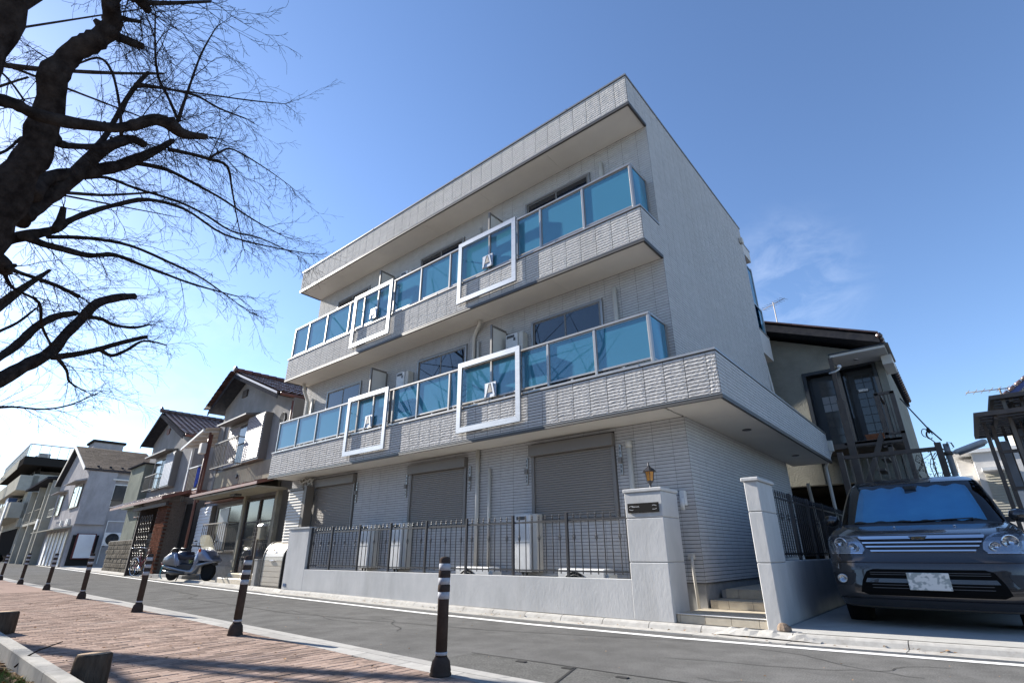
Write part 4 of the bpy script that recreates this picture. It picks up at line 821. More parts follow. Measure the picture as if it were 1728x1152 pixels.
# house 2
X0 = -32.4
h2 = thing('old_house', 'dark tiled gabled house with red brick entrance pillar and bay window, behind the bicycles', 'house', (X0, FY(X0), 0), -SL)
put('wall', MB().prism([(U(-31.9), 0), (U(-24.9), 0), (U(-24.9), 5.35), (U(-29.6), 7.15), (U(-31.9), 6.2)], 0, 8, 'y'), 'stucco_g', h2)
put('bay', MB().box(U(-33.6), U(-30.9), -.35, 3, 2.95, 5.0), 'stucco_gr', h2); put('bay_lower', MB().box(U(-33.4), U(-31.0), -.1, 3, 0, 2.94), 'stucco_gr', h2)
put('bay_roof', MB().box(U(-33.75), U(-30.8), -.5, 3, 5.0, 5.06), 'fascia', h2)
xa, xb, xr_, zl, zr, zt = U(-32.2), U(-25.0), U(-29.6), 6.1, 5.6, 7.35
rf = gable(h2, xa, xb, xr_, zl, zr, zt, -.5, 8.2); sl = math.hypot(xb - xr_, zt - zr); tiled_slope(rf, (xb + .05, -.48, zr), (0, 1, 0), ((xr_ - xb) / sl, 0, (zt - zr) / sl), 8.6, sl)
b = MB()
for i in range(28): b.tube([(xr_, -.53 + i * .31, zt + .1), (xr_, -.53 + i * .31 + .30, zt + .12)], .10, 7)
put('ridge', b, 'kawara', rf); put('ridge_end', MB().lathe([(.10, 0), (.15, .03), (.15, .08), (.07, .14)], (0, 0, 0), 10).xf(lambda p: Vector((p.x + xr_, -.62 + p.z, p.y + zt + .16))), 'kawara', rf)
put('gutter', MB().tube([(xb + .06, -.45, zr - .04), (xb + .06, 8, zr - .06)], .055, 8), 'copper', rf); put('gable_vent', MB().box(xr_ - .2, xr_ + .2, -.05, -.003, 6.35, 6.62), 'copper', h2)
w1 = hwin(h2, U(-30.2), U(-27.9), 3.62, 5.1, -.05); put('shade', MB().box(U(-30.1), U(-28.1), -.088, -.082, 3.7, 5.0), 'winglass_old', w1)
bx = put('shutter_box', MB().box(U(-27.85), U(-26.5), -.26, -.003, 3.58, 5.12), 'shutframe', h2); b = MB(); louvre(b, U(-27.8), U(-26.56), 3.64, 5.06, -.262, .055); put('louvre', b, 'frosted', bx)
put('window_hood', MB().prism([(-.003, 5.36), (-.5, 5.26), (-.5, 5.2), (-.003, 5.26)], U(-30.7), U(-27.3), 'x'), 'shutframe', h2); grating(h2, U(-30.3), U(-28.4), 3.6, 4.3, -.05, 9, .3)
lr = put('lower_roof', MB().prism([(-.003, 3.25), (-1.25, 2.82), (-1.25, 2.72), (-.003, 3.12)], U(-31.2), U(-22.9), 'x'), 'copper', h2)
tiled_slope(lr, (U(-31.2), -1.25, 2.82), (1, 0, 0), (0, 1.25 / 1.32, .43 / 1.32), U(-25.2) - U(-31.2), 1.3)
bp = put('brick_pillar', MB().box(U(-24.45), U(-23.2), -.9, -.3, 0, 2.7), 'joint', h2)
bm_ = MB().box(.006, .214, -.012, .1, .004, .060, .003).mesh('brick', 'redbrick'); n_ = 0
for r in range(40):
    for c in range(6):
        x = U(-24.45) + c * .22 + (r % 2) * .11
        if x + .2 < U(-23.15): piece('brick', bm_, bp, (x, -.9, .02 + r * .067))
put('entrance_shade_sheet', MB().box(U(-26.6), U(-24.5), -.02, -.004, .1, 2.6), 'dark', h2); put('entrance_shade_sheet', MB().box(U(-23.1), U(-22.0), -.3, -.28, .1, 2.6), 'dark', h2); put('entrance_side', MB().box(U(-26.7), U(-26.6), -1.0, -.004, 0, 2.7), 'woodd', h2)  # thin dark sheets paint the shade of the entrance
put('entrance_side', MB().box(U(-24.7), U(-24.5), -.3, -.02, 0, 2.7), 'redbrick', h2)
put('wood_beam', MB().box(U(-27.5), U(-22.8), -1.1, -1.0, 2.5, 2.62), 'woodd', h2)
w2 = hwin(h2, U(-30.4), U(-28.4), 1.5, 2.3, -.04, pane='frosted'); put('window_hood', MB().box(U(-30.6), U(-28.2), -.35, -.003, 2.42, 2.47), 'copper', h2)
b = MB()   # ornamental iron gate in the shadow
for kx in range(5):
    for kz in range(7): b.tube([(U(-26.3) + kx * .36 + .13 * math.cos(a_), -.95, .35 + kz * .3 + .12 * math.sin(a_)) for a_ in [i * .7 for i in range(10)]], .012, 4)
put('ornamental_gate', b, 'alud', h2)
# wall box between houses 2 and 1 : steel balcony with a sheet roof
bc = thing('steel_balcony', 'narrow white steel balcony with milky sheet roof squeezed between the two gabled houses', 'balcony', (-24.2, FY(-24.2) - .3, 0), -SL)
for x, z in ((0.3, 4.9), (2.25, 5.15)): put('post', MB().box(x - .04, x + .04, -.04, .04, 2.6, z), 'white_metal' if x < 1 else 'copper', bc)
put('downpipe', MB().tube([(2.35, -.1, 5.2), (2.32, -.1, 2.6), (2.3, -.1, 1.0)], .045, 8), 'copper', bc)
put('floor', MB().box(.2, 2.3, -.05, 2.5, 2.95, 3.05), 'copper', bc)
for z in (3.1, 4.0): put('rail', MB().box(.3, 2.25, -.02, .02, z, z + .04), 'white_metal', bc)
for i in range(12): put('baluster', MB().box(.38 + i * .16, .405 + i * .16, -.012, .012, 3.14, 4.0), 'alud', bc)
for i in range(5): put('rafter', MB().bar((.1 + i * .5, -.35, 4.85 + i * .09), (.1 + i * .5, 2.2, 5.35 + i * .09), .05, .06), 'white_metal', bc)
put('edge_beam', MB().bar((0, -.36, 4.80), (2.4, -.36, 5.25), .06, .08), 'white_metal', bc); put('sheet_roof', MB().add([(0, -.3, 4.9), (2.4, -.3, 5.34), (2.4, 2.3, 5.84), (0, 2.3, 5.4)], [(0, 1, 2, 3)]), 'translu', bc)
la_ = thing('laundry', 'blue laundry hanging on the narrow steel balcony', 'laundry', (-22.7, FY(-24.2) - .42, 3.2), -SL); put('cloth', MB().box(0, .22, 0, .03, 0, .75).box(.26, .36, 0, .03, .1, .7), mat('blue_cloth', (.03, .05, .22), (.02, .03, .12), 9, .9), la_)
put('meter_box', MB().box(2.2, 2.5, -.35, -.15, 4.35, 4.75, .02), 'soffit', bc)
# block wall in front of house 2
bw_ = thing('block_wall', 'rough grey stone block wall along the road behind the bicycles', 'wall', (-34.2, 8.55, .02), R(-4.6))
sm_ = [MB().box(.006, .434, rg.uniform(-.03, 0), .2, .006, .194, .022).mesh('block', 'stoneblk') for _ in range(5)]
for r in range(7):
    for c in range(19):
        x = c * .44 + (r % 2) * .22 - .1
        piece('block', sm_[(r * 3 + c * 5) % 5], bw_, (x, rg.uniform(-.012, .012), r * .2 + (0 if c < 11 else 0)))
put('mortar', MB().box(-.05, 8.3, .03, .17, 0, 1.42), 'concrete2', bw_)
gp2 = thing('dark_gate_pillar', 'dark stone gate pillar between the bicycles and the brick entrance', 'pillar', (-26.3, 7.85, .02), -SL)
for r in range(8):
    for c in range(3): piece('block', sm_[(r + c * 2) % 5], gp2, (c * .44 + (r % 2) * .1, 0, r * .2))
put('core', MB().box(.02, 1.35, .03, .5, 0, 1.58), 'dark', gp2)
b = MB(); rg = random.Random(9)
for i in range(300):
    c = Vector((rg.gauss(0, .4), rg.gauss(0, .15), rg.gauss(0, .28))); a = rg.uniform(0, 6.3); s = .035; b.add([c + Vector((math.cos(a), math.sin(a), .4)) * s, c + Vector((-math.sin(a), math.cos(a), -.3)) * s, c - Vector((math.cos(a), math.sin(a), .1)) * s], [(0, 1, 2)])
for i in range(7): b.tube([(0, 0, -.9), (rg.gauss(0, .2), 0, -.4), (rg.gauss(0, .45), rg.gauss(0, .1), .1)], .01, 4)
sh = put('shrub', b, mat('pale_shrub_leaf', (.12, .14, .08), (.32, .30, .24), 20, .7, rnd=.3), label='straggly shrub with pale leaves behind the dark stone pillar', cat='shrub'); sh.location = (-27.0, 8.2, 1.75)
pt = thing('potted_plant', 'small green bushy plant in a white pot behind the scooter', 'plant', (-20.9, 7.6, .15))
put('pot', MB().lathe([(.09, 0), (.13, .26), (.14, .28), (.12, .28)], (0, 0, 0), 14), 'white_metal', pt); b = MB()
for i in range(260):
    v = Vector((rg.gauss(0, 1), rg.gauss(0, 1), rg.gauss(0, 1))).normalized() * .17 * rg.uniform(.5, 1.05); c = v + Vector((0, 0, .42)); a = rg.uniform(0, 6.3); s = .03
    b.add([c + Vector((math.cos(a), math.sin(a), .4)) * s, c + Vector((-math.sin(a), math.cos(a), -.3)) * s, c - Vector((math.cos(a), math.sin(a), .1)) * s], [(0, 1, 2)])
put('leaves', b, 'green', pt); st2 = struct('doorstep', MB().box(-23.6, -20.4, 7.35, 7.9, 0, .15, .01), 'concrete')
# house 3 : mauve house with brown slate roof
X0 = -60.5
h3 = thing('slate_roof_house', 'pale mauve house with brown slate roof and white garage shutters', 'house', (X0, FY(X0), 0), -SL)
xe = U(-48.5)
put('wall', MB().prism([(.3, 0), (xe, 0), (xe, 7.0), (U(-56), 9.5), (.3, 6.9)], 0, 4.6, 'y'), 'stucco_p', h3)
xa, xb, xr_, zl, zr, zt = -.3, xe + .25, U(-56), 6.8, 7.0, 9.75
rf = put('roof', MB().prism([(xa, zl), (xr_, zt), (xb, zr), (xb, zr - .14), (xr_, zt - .14), (xa, zl - .14)], -.35, 4.75, 'y'), 'fascia', h3)
sl = math.hypot(xb - xr_, zt - zr); b = MB(); rg = random.Random(2); ux = Vector(((xr_ - xb) / sl, 0, (zt - zr) / sl)); nn = Vector((ux.z, 0, -ux.x)); nn = nn if nn.z > 0 else -nn
for r in range(int(sl / .28)):
    y = -.35
    while y < 4.7:
        l = rg.uniform(.35, .6); y1_ = min(y + l, 4.75); p = Vector((xb, 0, zr)) + ux * r * .28; q = p + ux * .28; o = nn * (.03 + rg.uniform(0, .01)); b.add([p + o + Vector((0, y, 0)), p + o + Vector((0, y1_ - .01, 0)), q + nn * .008 + Vector((0, y1_ - .01, 0)), q + nn * .008 + Vector((0, y, 0)), p + Vector((0, y, 0)), p + Vector((0, y1_ - .01, 0))], [(0, 1, 2, 3), (4, 5, 1, 0)]); y = y1_
put('slates', b, 'slate', rf, kind='stuff'); put('bargeboard', MB().prism([(xr_, zt + .05), (xb, zr + .05), (xb, zr - .2), (xr_, zt - .2)], -.4, -.352, 'y').prism([(xa, zl + .05), (xr_, zt + .05), (xr_, zt - .2), (xa, zl - .2)], -.4, -.352, 'y'), 'soffit', rf)
b = MB()
for k_ in range(6): b.box(xb - .6, xb - .5, .4 + k_ * .75, .55 + k_ * .75, zr + .18, zr + .32)
put('snow_guard', b, 'fascia', rf); put('gutter', MB().tube([(xb + .05, -.35, zr - .1), (xb + .05, 4.75, zr - .12)], .07, 8), 'woodd', rf)
hwin(h3, U(-52.3), U(-48.9), 4.2, 5.9, -.05, sash=3, pane='winglass'); put('window_hood', MB().prism([(-.003, 6.3), (-.7, 6.05), (-.7, 6.0), (-.003, 6.15)], U(-53), xe, 'x'), 'stucco_p', h3); hwin(h3, U(-58.5), U(-56.3), 3.9, 5.6, -.05); put('window_hood', MB().prism([(-.003, 6.0), (-.6, 5.8), (-.6, 5.75), (-.003, 5.85)], U(-59.3), U(-55.5), 'x'), 'stucco_p', h3)
grating(h3, U(-58.7), U(-56.2), 3.85, 4.5, -.05, 10, .4, m='alu')
put('awning', MB().prism([(-.003, 2.9), (-1.0, 2.62), (-1.0, 2.56), (-.003, 2.75)], 0.2, xe - .3, 'x'), 'stucco_b', h3)
for i in range(6):
    x = U(-58.9) + i * 1.62
    b = MB(); louvre(b, x, x + 1.5, .05, 2.5, -.02, .09, .02); put('garage_shutter', b, 'white', h3); put('shutter_post', MB().box(x + 1.5, x + 1.6, -.1, -.004, 0, 2.6), 'alu', h3)
for i, x in enumerate((-53.6, -51.2, -50.6)): put('meter_box', MB().box(U(x), U(x) + .3, -.15, -.004, 3.0, 3.4), 'white_metal', h3)
# side wall features (the wall that faces down the street towards the camera)
def side(n_, y0, y1, z0, z1, d, m, par=h3, x=None): return put(n_, MB().box((x or xe) + .004, (x or xe) + d, y0, y1, z0, z1), m, par)
f = side('side_window', 1.75, 3.3, 4.3, 5.9, .06, 'winglass_old'); b = MB(); b.box(xe + .03, xe + .09, 1.7, 3.35, 5.9, 5.98).box(xe + .03, xe + .09, 1.7, 3.35, 4.22, 4.3).box(xe + .03, xe + .09, 1.68, 1.76, 4.3, 5.9).box(xe + .03, xe + .09, 3.28, 3.36, 4.3, 5.9).box(xe + .03, xe + .09, 2.5, 2.56, 4.3, 5.9); put('frame', b, 'white_metal', f)
put('side_railing', MB().box(xe + .1, xe + .14, 1.7, 3.35, 4.75, 4.8).box(xe + .1, xe + .14, 1.7, 3.35, 4.3, 4.34), 'woodd', f); side('cornice', 1.5, 3.6, 6.25, 6.35, .3, 'soffit')
side('overhang', .0, 1.7, 2.95, 6.9, .25, 'stucco_p'); side('recess', .15, 1.65, .1, 2.2, .03, 'dark'); side('signboard_frame', .35, 1.45, .55, 2.3, .28, M.setdefault('maroon', mat('maroon_frame', (.10, .02, .018), rough=.7))); side('signboard', .43, 1.38, .62, 2.24, .30, 'white')  # the recess is a dark sheet painting the shade under the overhang
side('conduit', 1.9, 1.95, .2, 3.2, .08, 'white_metal'); side('conduit', 1.9, 4.0, 3.2, 3.26, .08, 'white_metal')
put('wall_lamp', MB().box(xe + .004, xe + .3, 3.7, 4.0, 5.6, 5.8), 'white_metal', h3)
acl = ac_unit(-46.9, 12.0, 1.3, R(78), 'white outdoor fan unit on the side wall of the mauve house, above the block wall'); acl.scale = (1.7, 1.7, 1.7)
# antenna
def antenna(t, p, h, s, az):
    b = MB(); b.cyl(p, (p[0], p[1], p[2] + h), .02 * s, 6); a = Vector((math.cos(az), math.sin(az), 0)); q = Vector((-a.y, a.x, 0)); c = Vector(p) + Vector((0, 0, h * .95)); b.tube([c - a * .6 * s, c + a * .6 * s], .012 * s, 5)
    for k_ in range(9): e = c + a * (-.55 + k_ * .14) * s; b.tube([e - q * .22 * s, e + q * .22 * s], .008 * s, 4)
    return put('antenna', b, 'alud', t)
antenna(h3, (xr_ + 4, 4.4, 8.3), 2.2, 1.6, .6)
# house 4
X0 = -75.5
h4 = thing('narrow_house', 'two-storey house with low sloping roof left of the mauve house', 'house', (X0, FY(X0), 0), -SL)
xe = U(-61.2)
put('wall', MB().box(0, xe, 0, 5, 0, 7.3), 'stucco_b', h4); put('roof', MB().prism([(-1.0, 7.55), (5, 8.3), (5, 8.1), (-1.0, 7.35)], -.4, xe + .2, 'x'), 'fascia', h4)
for x0_, x1_ in ((1, 5.2), (6.5, 10.5)): hwin(h4, x0_, x1_, 4.0, 6.4, -.05, sash=2); grating(h4, x0_, x1_, 4.0, 5.0, -.05, 8, .35, m='stucco_b')
for x in (0.2, 5.8, 11.4, xe - .5): put('pilaster', MB().box(x, x + .45, -.5, -.004, 0, 7.3), 'stucco_b', h4)
put('balcony_slab', MB().box(0, xe, -.48, -.006, 3.6, 3.85), 'stucco_b', h4)
for i in range(4): hwin(h4, .9 + i * 3.2, 3.4 + i * 3.2, .1, 2.6, -.05, sash=3, m='alu', pane='frosted')
put('signs', MB().box(xe - 2, xe - 1.2, -.6, -.52, 3.0, 3.9), 'white', h4)
# house 5 : apartment block with roof terrace
X0 = -104
h5 = thing('terrace_apartment', 'small beige apartment block with stacked balconies and a railed roof terrace', 'building', (X0, FY(X0), 0), -SL)
xe = U(-79)
put('wall', MB().box(0, xe - 3, 0, 9, 0, 10.3), 'stucco_b', h5); put('roof_slab', MB().box(-1.5, xe + .5, -1.8, 6, 11.2, 12.2), 'dark', h5); put('top_floor', MB().box(0, xe - 5, .2, 9, 10.3, 11.2), 'stucco_p', h5); put('slab_front', MB().box(-1.5, xe - 4, -1.86, -1.81, 11.1, 12.3), 'stucco_b', h5)
for z in (5.0, 8.2): put('balcony', MB().box(1, xe, -1.6, 0, z, z + 1.8), 'stucco_b', h5); put('balcony_shade_strip', MB().box(1.5, xe - 1, -.03, -.004, z + 1.8, z + 3.0), 'dark', h5)  # dark strips paint the shade above each balcony parapet
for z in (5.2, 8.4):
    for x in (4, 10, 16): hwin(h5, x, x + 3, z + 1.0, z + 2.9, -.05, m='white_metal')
put('carport_shade_sheet', MB().box(2, xe - 4, -.03, -.004, .1, 4), 'dark', h5); put('end_wall', MB().box(xe - 3, xe, -.5, 2, 4.0, 10.2), 'stucco_b', h5)  # dark sheet paints the shade of the open ground floor
b = MB()
for i in range(32): b.box(-1.4 + i * .85, -1.34 + i * .85, -1.7, -1.64, 12.2, 13.7)
for i in range(9): b.box(xe + .3, xe + .36, -1.6 + i * .85, -1.54 + i * .85, 12.2, 13.7)
b.box(-1.5, xe + .4, -1.72, -1.62, 13.65, 13.78).box(xe + .28, xe + .4, -1.6, 5.6, 13.65, 13.78); put('terrace_railing', b, 'alu', h5)
put('stair_tower', MB().box(xe - 4, xe - .5, 4, 7, 12.2, 15.0), 'stucco_p', h5); put('stair_tower_roof', MB().box(xe - 4.2, xe - .3, 3.8, 7.2, 15.0, 15.3), 'dark', h5); put('roof_unit', MB().box(xe - 7, xe - 5.5, -.5, .5, 12.2, 13.2).box(xe - 3, xe - 1.5, -.5, .5, 12.2, 13.0), 'concrete', h5)
put('water_tank', MB().box(14, 17, -1.4, -.6, 6.8, 7.9), mat('blue_tank', (.04, .09, .22), rough=.5), h5); put('sign_panel', MB().box(xe - 4, xe - 2.6, -1.72, -1.62, 4.2, 7.0), 'white', h5)
h3.scale = (1, 1, .95); h4.scale = (1, 1, .95); h5.scale = (1, 1, .90)
# house 6, beyond
h6 = thing('far_building', 'pale building at the far left edge beyond the apartment block', 'building', (-135, FY(-135), 0), -SL)
put('wall', MB().box(0, 26, 0, 8, 0, 8.8), 'stucco_p', h6); put('roof', MB().box(-.5, 26.5, -.6, 8.5, 8.8, 9.1), 'copper', h6)
for i in range(5): hwin(h6, 1.5 + i * 5, 4.5 + i * 5, 5.5, 8.2, -.05, m='white_metal')
for i in range(5): hwin(h6, 1.5 + i * 5, 4.5 + i * 5, 1, 3.5, -.05, m='white_metal')
# utility pole with cross arms and wires at the far left
up_ = thing('utility_pole', 'distant utility pole with insulators at the left edge of the photo', 'utility pole', (-103, 8.9, 0))
put('pole', MB().cyl((0, 0, 0), (0, 0, 14.5), .22, 10, .15), 'stucco_b', up_); b = MB()
for z in (13.6, 12.6): b.box(-.05, .05, -1.2, 1.2, z, z + .12)
put('cross_arm', b, 'alud', up_); b = MB()
for z in (13.72, 12.72):
    for y in (-1.1, -.6, .6, 1.1): b.lathe([(.05, 0), (.09, .05), (.05, .1), (.09, .15), (.04, .2)], (0, y, z), 8)
put('insulator', b, 'white_metal', up_); put('transformer', MB().cyl((.5, 0, 10.2), (.5, 0, 11.6), .4, 12), 'stucco_p', up_)
b = MB()
for k_, (y, z) in enumerate(((7.8, 13.9), (8.3, 13.7), (9.5, 13.8), (10, 13.9), (7.9, 12.8), (9.9, 12.8), (8.9, 11.4), (9.2, 10.9))):
    pts = []
    for i in range(13):
        u = i / 12; pts.append((-103 - 46 * u, y + 6 * u, z - 1.6 * 4 * u * (1 - u) * .5 + .2 * k_ * u))
    b.tube(pts, .03, 4)
wr = put('overhead_wires', b, 'cable', label='overhead wires running away from the distant utility pole', cat='wires')
# ------------------------------------------------------------------ right side: stucco house, fence, street lamp, neighbours
M['stucco_w'] = mat('rough_olive_stucco', (.30, .295, .255), (.245, .24, .21), 2.5, .9, .012, 28)
M['navy'] = mat('dark_navy_frame', (.022, .028, .036), rough=.45)
M['steel_b'] = mat('dark_brown_steel', (.10, .075, .058), (.07, .052, .042), 6, .5)
h7 = thing('stucco_house', 'olive stucco house with dark glazed doors upstairs, behind the minivan', 'house', (-6.5, 15, 0))
L7 = lambda x: x + 6.5
put('wall', MB().prism([(L7(-6.5), 2.35), (L7(-2.47), 2.35), (L7(-2.47), 5.21), (L7(-.82), 5.21), (L7(-.82), 5.42), (L7(-4.4), 6.9), (L7(-6.5), 6.1)], 0, .3, 'y'), 'stucco_w', h7)
put('side_wall', MB().box(L7(-.82), L7(-.66), .0, 7, 0, 5.35), 'stucco_w', h7); put('lintel', MB().box(L7(-2.46), L7(-.83), .02, .3, 2.35, 3.18), 'stucco_w', h7); put('rear_wall', MB().box(0, L7(-.85), 6.5, 7, 0, 6), 'stucco_w', h7)
put('garage_back', MB().box(L7(-6), L7(-.9), 3, 3.1, 0, 2.3), 'dark', h7); put('floor_slab', MB().box(0, L7(-.9), .3, 6.5, 2.3, 2.5), 'dark', h7); put('left_wall', MB().box(-.2, -.002, 0, 7, 0, 6), 'stucco_w', h7); put('garage_pier', MB().box(L7(-1.25), L7(-.83), .0, .3, 0, 2.345), 'stucco_w', h7)  # garage back and slab coloured dark for the unlit interior
put('garage_pipe', MB().cyl((L7(-2.75), -.1, .1), (L7(-2.85), -.1, 2.4), .04, 8), 'pvc', h7)
sl = math.hypot(3.75, 1.5)
rf = put('roof', MB().prism([(L7(-6.8), 6.2), (L7(-4.4), 7.22), (L7(-.58), 5.66), (L7(-.58), 5.46), (L7(-4.4), 6.98), (L7(-6.8), 6.0)], -.55, 7.2, 'y'), 'fascia', h7)
ti = MB().box(.004, .28, -.62, -.3, .0, .045, .008).mesh('roof_tile', 'kawara'); 
for i in range(16):
    a_ = math.atan2(1.56, 3.82); p = Vector((L7(-.58) - (i + 1) * .27 * math.cos(a_), 0, 5.68 + (i + 1) * .27 * math.sin(a_))); piece('roof_tile', ti, rf, p, (0, a_, 0))
b = MB()
for i in range(26): b.tube([(L7(-.56), -.6 + i * .3, 5.62), (L7(-.56), -.33 + i * .3, 5.66)], .07, 6)
put('eave_tiles', b, 'kawara', rf); antenna(h7, (L7(-3.1), 1.8, 6.75), 1.5, .75, 2.6)
# recessed doors with lattice
dr = put('door_recess', MB().box(L7(-2.46), L7(-.83), .28, .36, 3.18, 5.2), 'navy', h7)
b = MB(); b.box(L7(-2.46), L7(-2.38), -.03, .27, 3.2, 5.2).box(L7(-2.38), L7(-.83), -.03, .27, 5.12, 5.2).box(L7(-1.68), L7(-1.6), -.02, .27, 3.2, 5.12).box(L7(-.9), L7(-.83), -.03, .27, 3.2, 5.12); put('door_frame', b, 'navy', h7)
for i, (x0, x1, rows, m_) in enumerate(((-2.16, -1.82, 8, 'frosted'), (-1.36, -1.0, 8, 'winglass_old'))):
    d_ = put('door', MB().box(L7(x0 - .14), L7(x1 + .14), .21, .27, 3.2, 5.1), 'navy', dr)
    for r in range(rows):
        for c in range(2):
            xa_ = L7(x0) + c * (x1 - x0) / 2; z = 3.32 + r * .205; put('pane', MB().box(xa_ + .008, xa_ + (x1 - x0) / 2 - .008, .2, .208, z + .008, z + .197), m_ if (i == 0 and r in (4, 5)) or i else 'winglass_old', d_)
for x in (-1.58, -.96): put('side_light', MB().box(L7(x), L7(x) + .11, .2, .208, 3.3, 5.0), 'winglass_old', dr)
put('hanging_plate', MB().box(L7(-1.32), L7(-1.12), .14, .16, 4.52, 4.58), 'white', dr); put('canopy', MB().box(L7(-1.62), L7(-.5), -1.0, .0, 5.18, 5.24).box(L7(-.655), L7(-.45), -.4, .6, 4.95, 5.17), 'soffit', h7); put('canopy_edge', MB().box(L7(-1.64), L7(-.42), -1.02, .62, 5.241, 5.27), 'navy', h7)
put('canopy_light', MB().lathe([(.05, 0), (.05, -.02)], (L7(-1.15), -.5, 5.18), 10), 'chrome', h7)
dk = put('deck', MB().box(L7(-2.46), L7(-.66), -1.0, -.004, 3.0, 3.12), 'steel_b', h7)
for i in range(8): put('deck_board', MB().box(L7(-1.75), L7(-.66), -1.03 + i * .01, -1.0, 3.02, 3.05).xf(lambda p: Vector((p.x, p.y, p.z + i * .012))), 'steel_b', dk)
for x, z in ((-1.62, 5.18), (-.92, 4.15), (-.62, 4.15)): put('post', MB().box(L7(x) - .045, L7(x) + .045, -1.0, -.91, 0, z, .004), 'steel_b', h7)
for x, z in ((-1.62, 4.12),): put('post_sleeve', MB().box(L7(x) - .075, L7(x) + .075, -1.06, -.88, 0, z, .004), 'steel_b', h7)
put('deck_rail', MB().box(L7(-.95), L7(-.58), -1.0, -.94, 4.1, 4.16), 'steel_b', h7); put('deck_rail', MB().box(L7(-.95), L7(-.58), -1.0, -.94, 3.2, 3.25), 'steel_b', h7); put('deck_rail', MB().box(L7(-.9), L7(-.84), -.94, .0, 4.1, 4.15), 'steel_b', h7)
for i in range(4): put('baluster', MB().box(L7(-.88) + i * .08, L7(-.86) + i * .08, -.98, -.96, 3.25, 4.1), 'steel_b', h7)
stair = put('stair_string', MB().add([(L7(-2.4), -1.05, .1), (L7(-2.4), -1.0, .1), (L7(-1.0), -1.0, 3.1), (L7(-1.0), -1.05, 3.1), (L7(-2.4), -1.05, .35), (L7(-2.4), -1.0, .35), (L7(-1.0), -1.0, 3.35), (L7(-1.0), -1.05, 3.35)], [(0, 3, 7, 4), (1, 5, 6, 2), (0, 1, 2, 3), (4, 7, 6, 5), (0, 4, 5, 1), (3, 2, 6, 7)]), 'steel_b', h7)
for i in range(12): put('stair_tread', MB().box(L7(-2.3) + i * .115, L7(-2.15) + i * .115, -1.0, -.2, .3 + i * .24, .34 + i * .24), 'steel_b', stair)
fp = thing('flower_pot', 'terracotta planter box in front of the upstairs dark doors', 'flower pot', (-1.32, 14.35, 3.12)); put('box', MB().prism([(0, 0), (.3, 0), (.34, .2), (-.04, .2)], 0, .2, 'y'), mat('terracotta', (.32, .13, .07), (.26, .1, .05), 9, .8), fp)
hg = thing('hanging_lamp', 'small white globe wall lamp on the stair post of the stucco house', 'lamp', (-1.55, 13.86, 4.78)); put('globe', MB().lathe([(0, -.05), (.04, -.03), (.05, 0), (.04, .03), (0, .05)], (.09, 0, .1), 12), 'white', hg); put('arm', MB().tube([(-.15, 0, -.02), (0, 0, .0), (.09, 0, .05)], .02, 6), 'white_metal', hg)
# brown steel railing fence
bf = thing('brown_fence', 'tall brown steel fence with square bars behind the minivan', 'fence', (-1.62, 12, 0))
put('top_rail', MB().box(0, 1.56, -.03, .03, 2.48, 2.55), 'steel_b', bf); put('mid_rail', MB().box(0, 1.56, -.02, .02, 1.3, 1.35), 'steel_b', bf); put('bottom_rail', MB().box(0, 1.56, -.02, .02, .3, .35), 'steel_b', bf)
for x in (0, 1.53): put('post', MB().box(x - .05, x + .05, -.05, .05, 0, 2.62, .004), 'steel_b', bf)
for i in range(10): put('bar', MB().box(.14 + i * .14 - .01, .14 + i * .14 + .01, -.01, .01, .36, 2.478), 'alud', bf)
cl = MB(); rg = random.Random(21)
for k_ in range(7):
    p = Vector((-.35 + rg.uniform(-.1, .1), 12.35, 1.5)); pts = [p.copy()]
    for i in range(9): p += Vector((rg.gauss(.01, .05), rg.gauss(0, .03), .11)); pts.append(p.copy())
    cl.tube(pts, .006, 4)
    for q in pts[2:]:
        for j in range(5):
            c = q + Vector((rg.gauss(0, .05), rg.gauss(0, .05), rg.gauss(0, .05))); a_ = rg.uniform(0, 6.3); s = .022; cl.add([c + Vector((math.cos(a_), math.sin(a_), .4)) * s, c + Vector((-math.sin(a_), math.cos(a_), -.3)) * s, c - Vector((math.cos(a_), math.sin(a_), .1)) * s], [(0, 1, 2)])
put('climbing_plant', cl, mat('dark_leaf', (.035, .035, .022), (.07, .06, .03), 20, .7), label='thin dark climbing plant against the sky behind the brown fence', cat='plant')
sl_ = thing('street_lamp', 'grey pole with one long tubular lamp behind the minivan', 'street lamp', (0.02, 12.1, 0))
put('pole', MB().cyl((0, 0, 0), (0, 0, 2.60), .05, 12, .045), 'concrete2', sl_); put('clamp', MB().cyl((0, 0, 2.4), (0, 0, 2.46), .065, 12).tube([(0, -.02, 2.5), (.03, -.05, 2.62), (.08, -.05, 2.6), (.1, -.04, 2.52)], .012, 5), 'alud', sl_)
put('arm', MB().tube([(.03, 0, 2.42), (.1, 0, 2.45)], .025, 8), 'white_metal', sl_); put('lamp_tube', MB().tube([(.08, 0, 2.43), (.12, 0, 2.445), (.3, 0, 2.50), (.52, 0, 2.57), (.56, 0, 2.58)], [.03, .045, .05, .05, .03], 12), 'white_metal', sl_); put('lamp_glass', MB().tube([(.13, 0, 2.415), (.3, 0, 2.47), (.51, 0, 2.54)], .042, 10), 'frosted', sl_)
b = MB(); b.tube([(-.5, 14, 3.95), (-.35, 13.6, 3.55), (-.18, 13.1, 3.1), (-.02, 12.15, 2.68)], .014, 5); b.tube([(-.18, 13.1, 3.1), (-.22, 12.9, 2.9), (-.12, 12.5, 2.7), (-.02, 12.2, 2.5)], .01, 5)
for s in (0, 1): b.tube([(-.24 + .05 * math.cos(a_) + s * .06, 13.1, 3.0 + .08 * math.sin(a_) - s * .05) for a_ in [i * .5 for i in range(12)]], .008, 4)
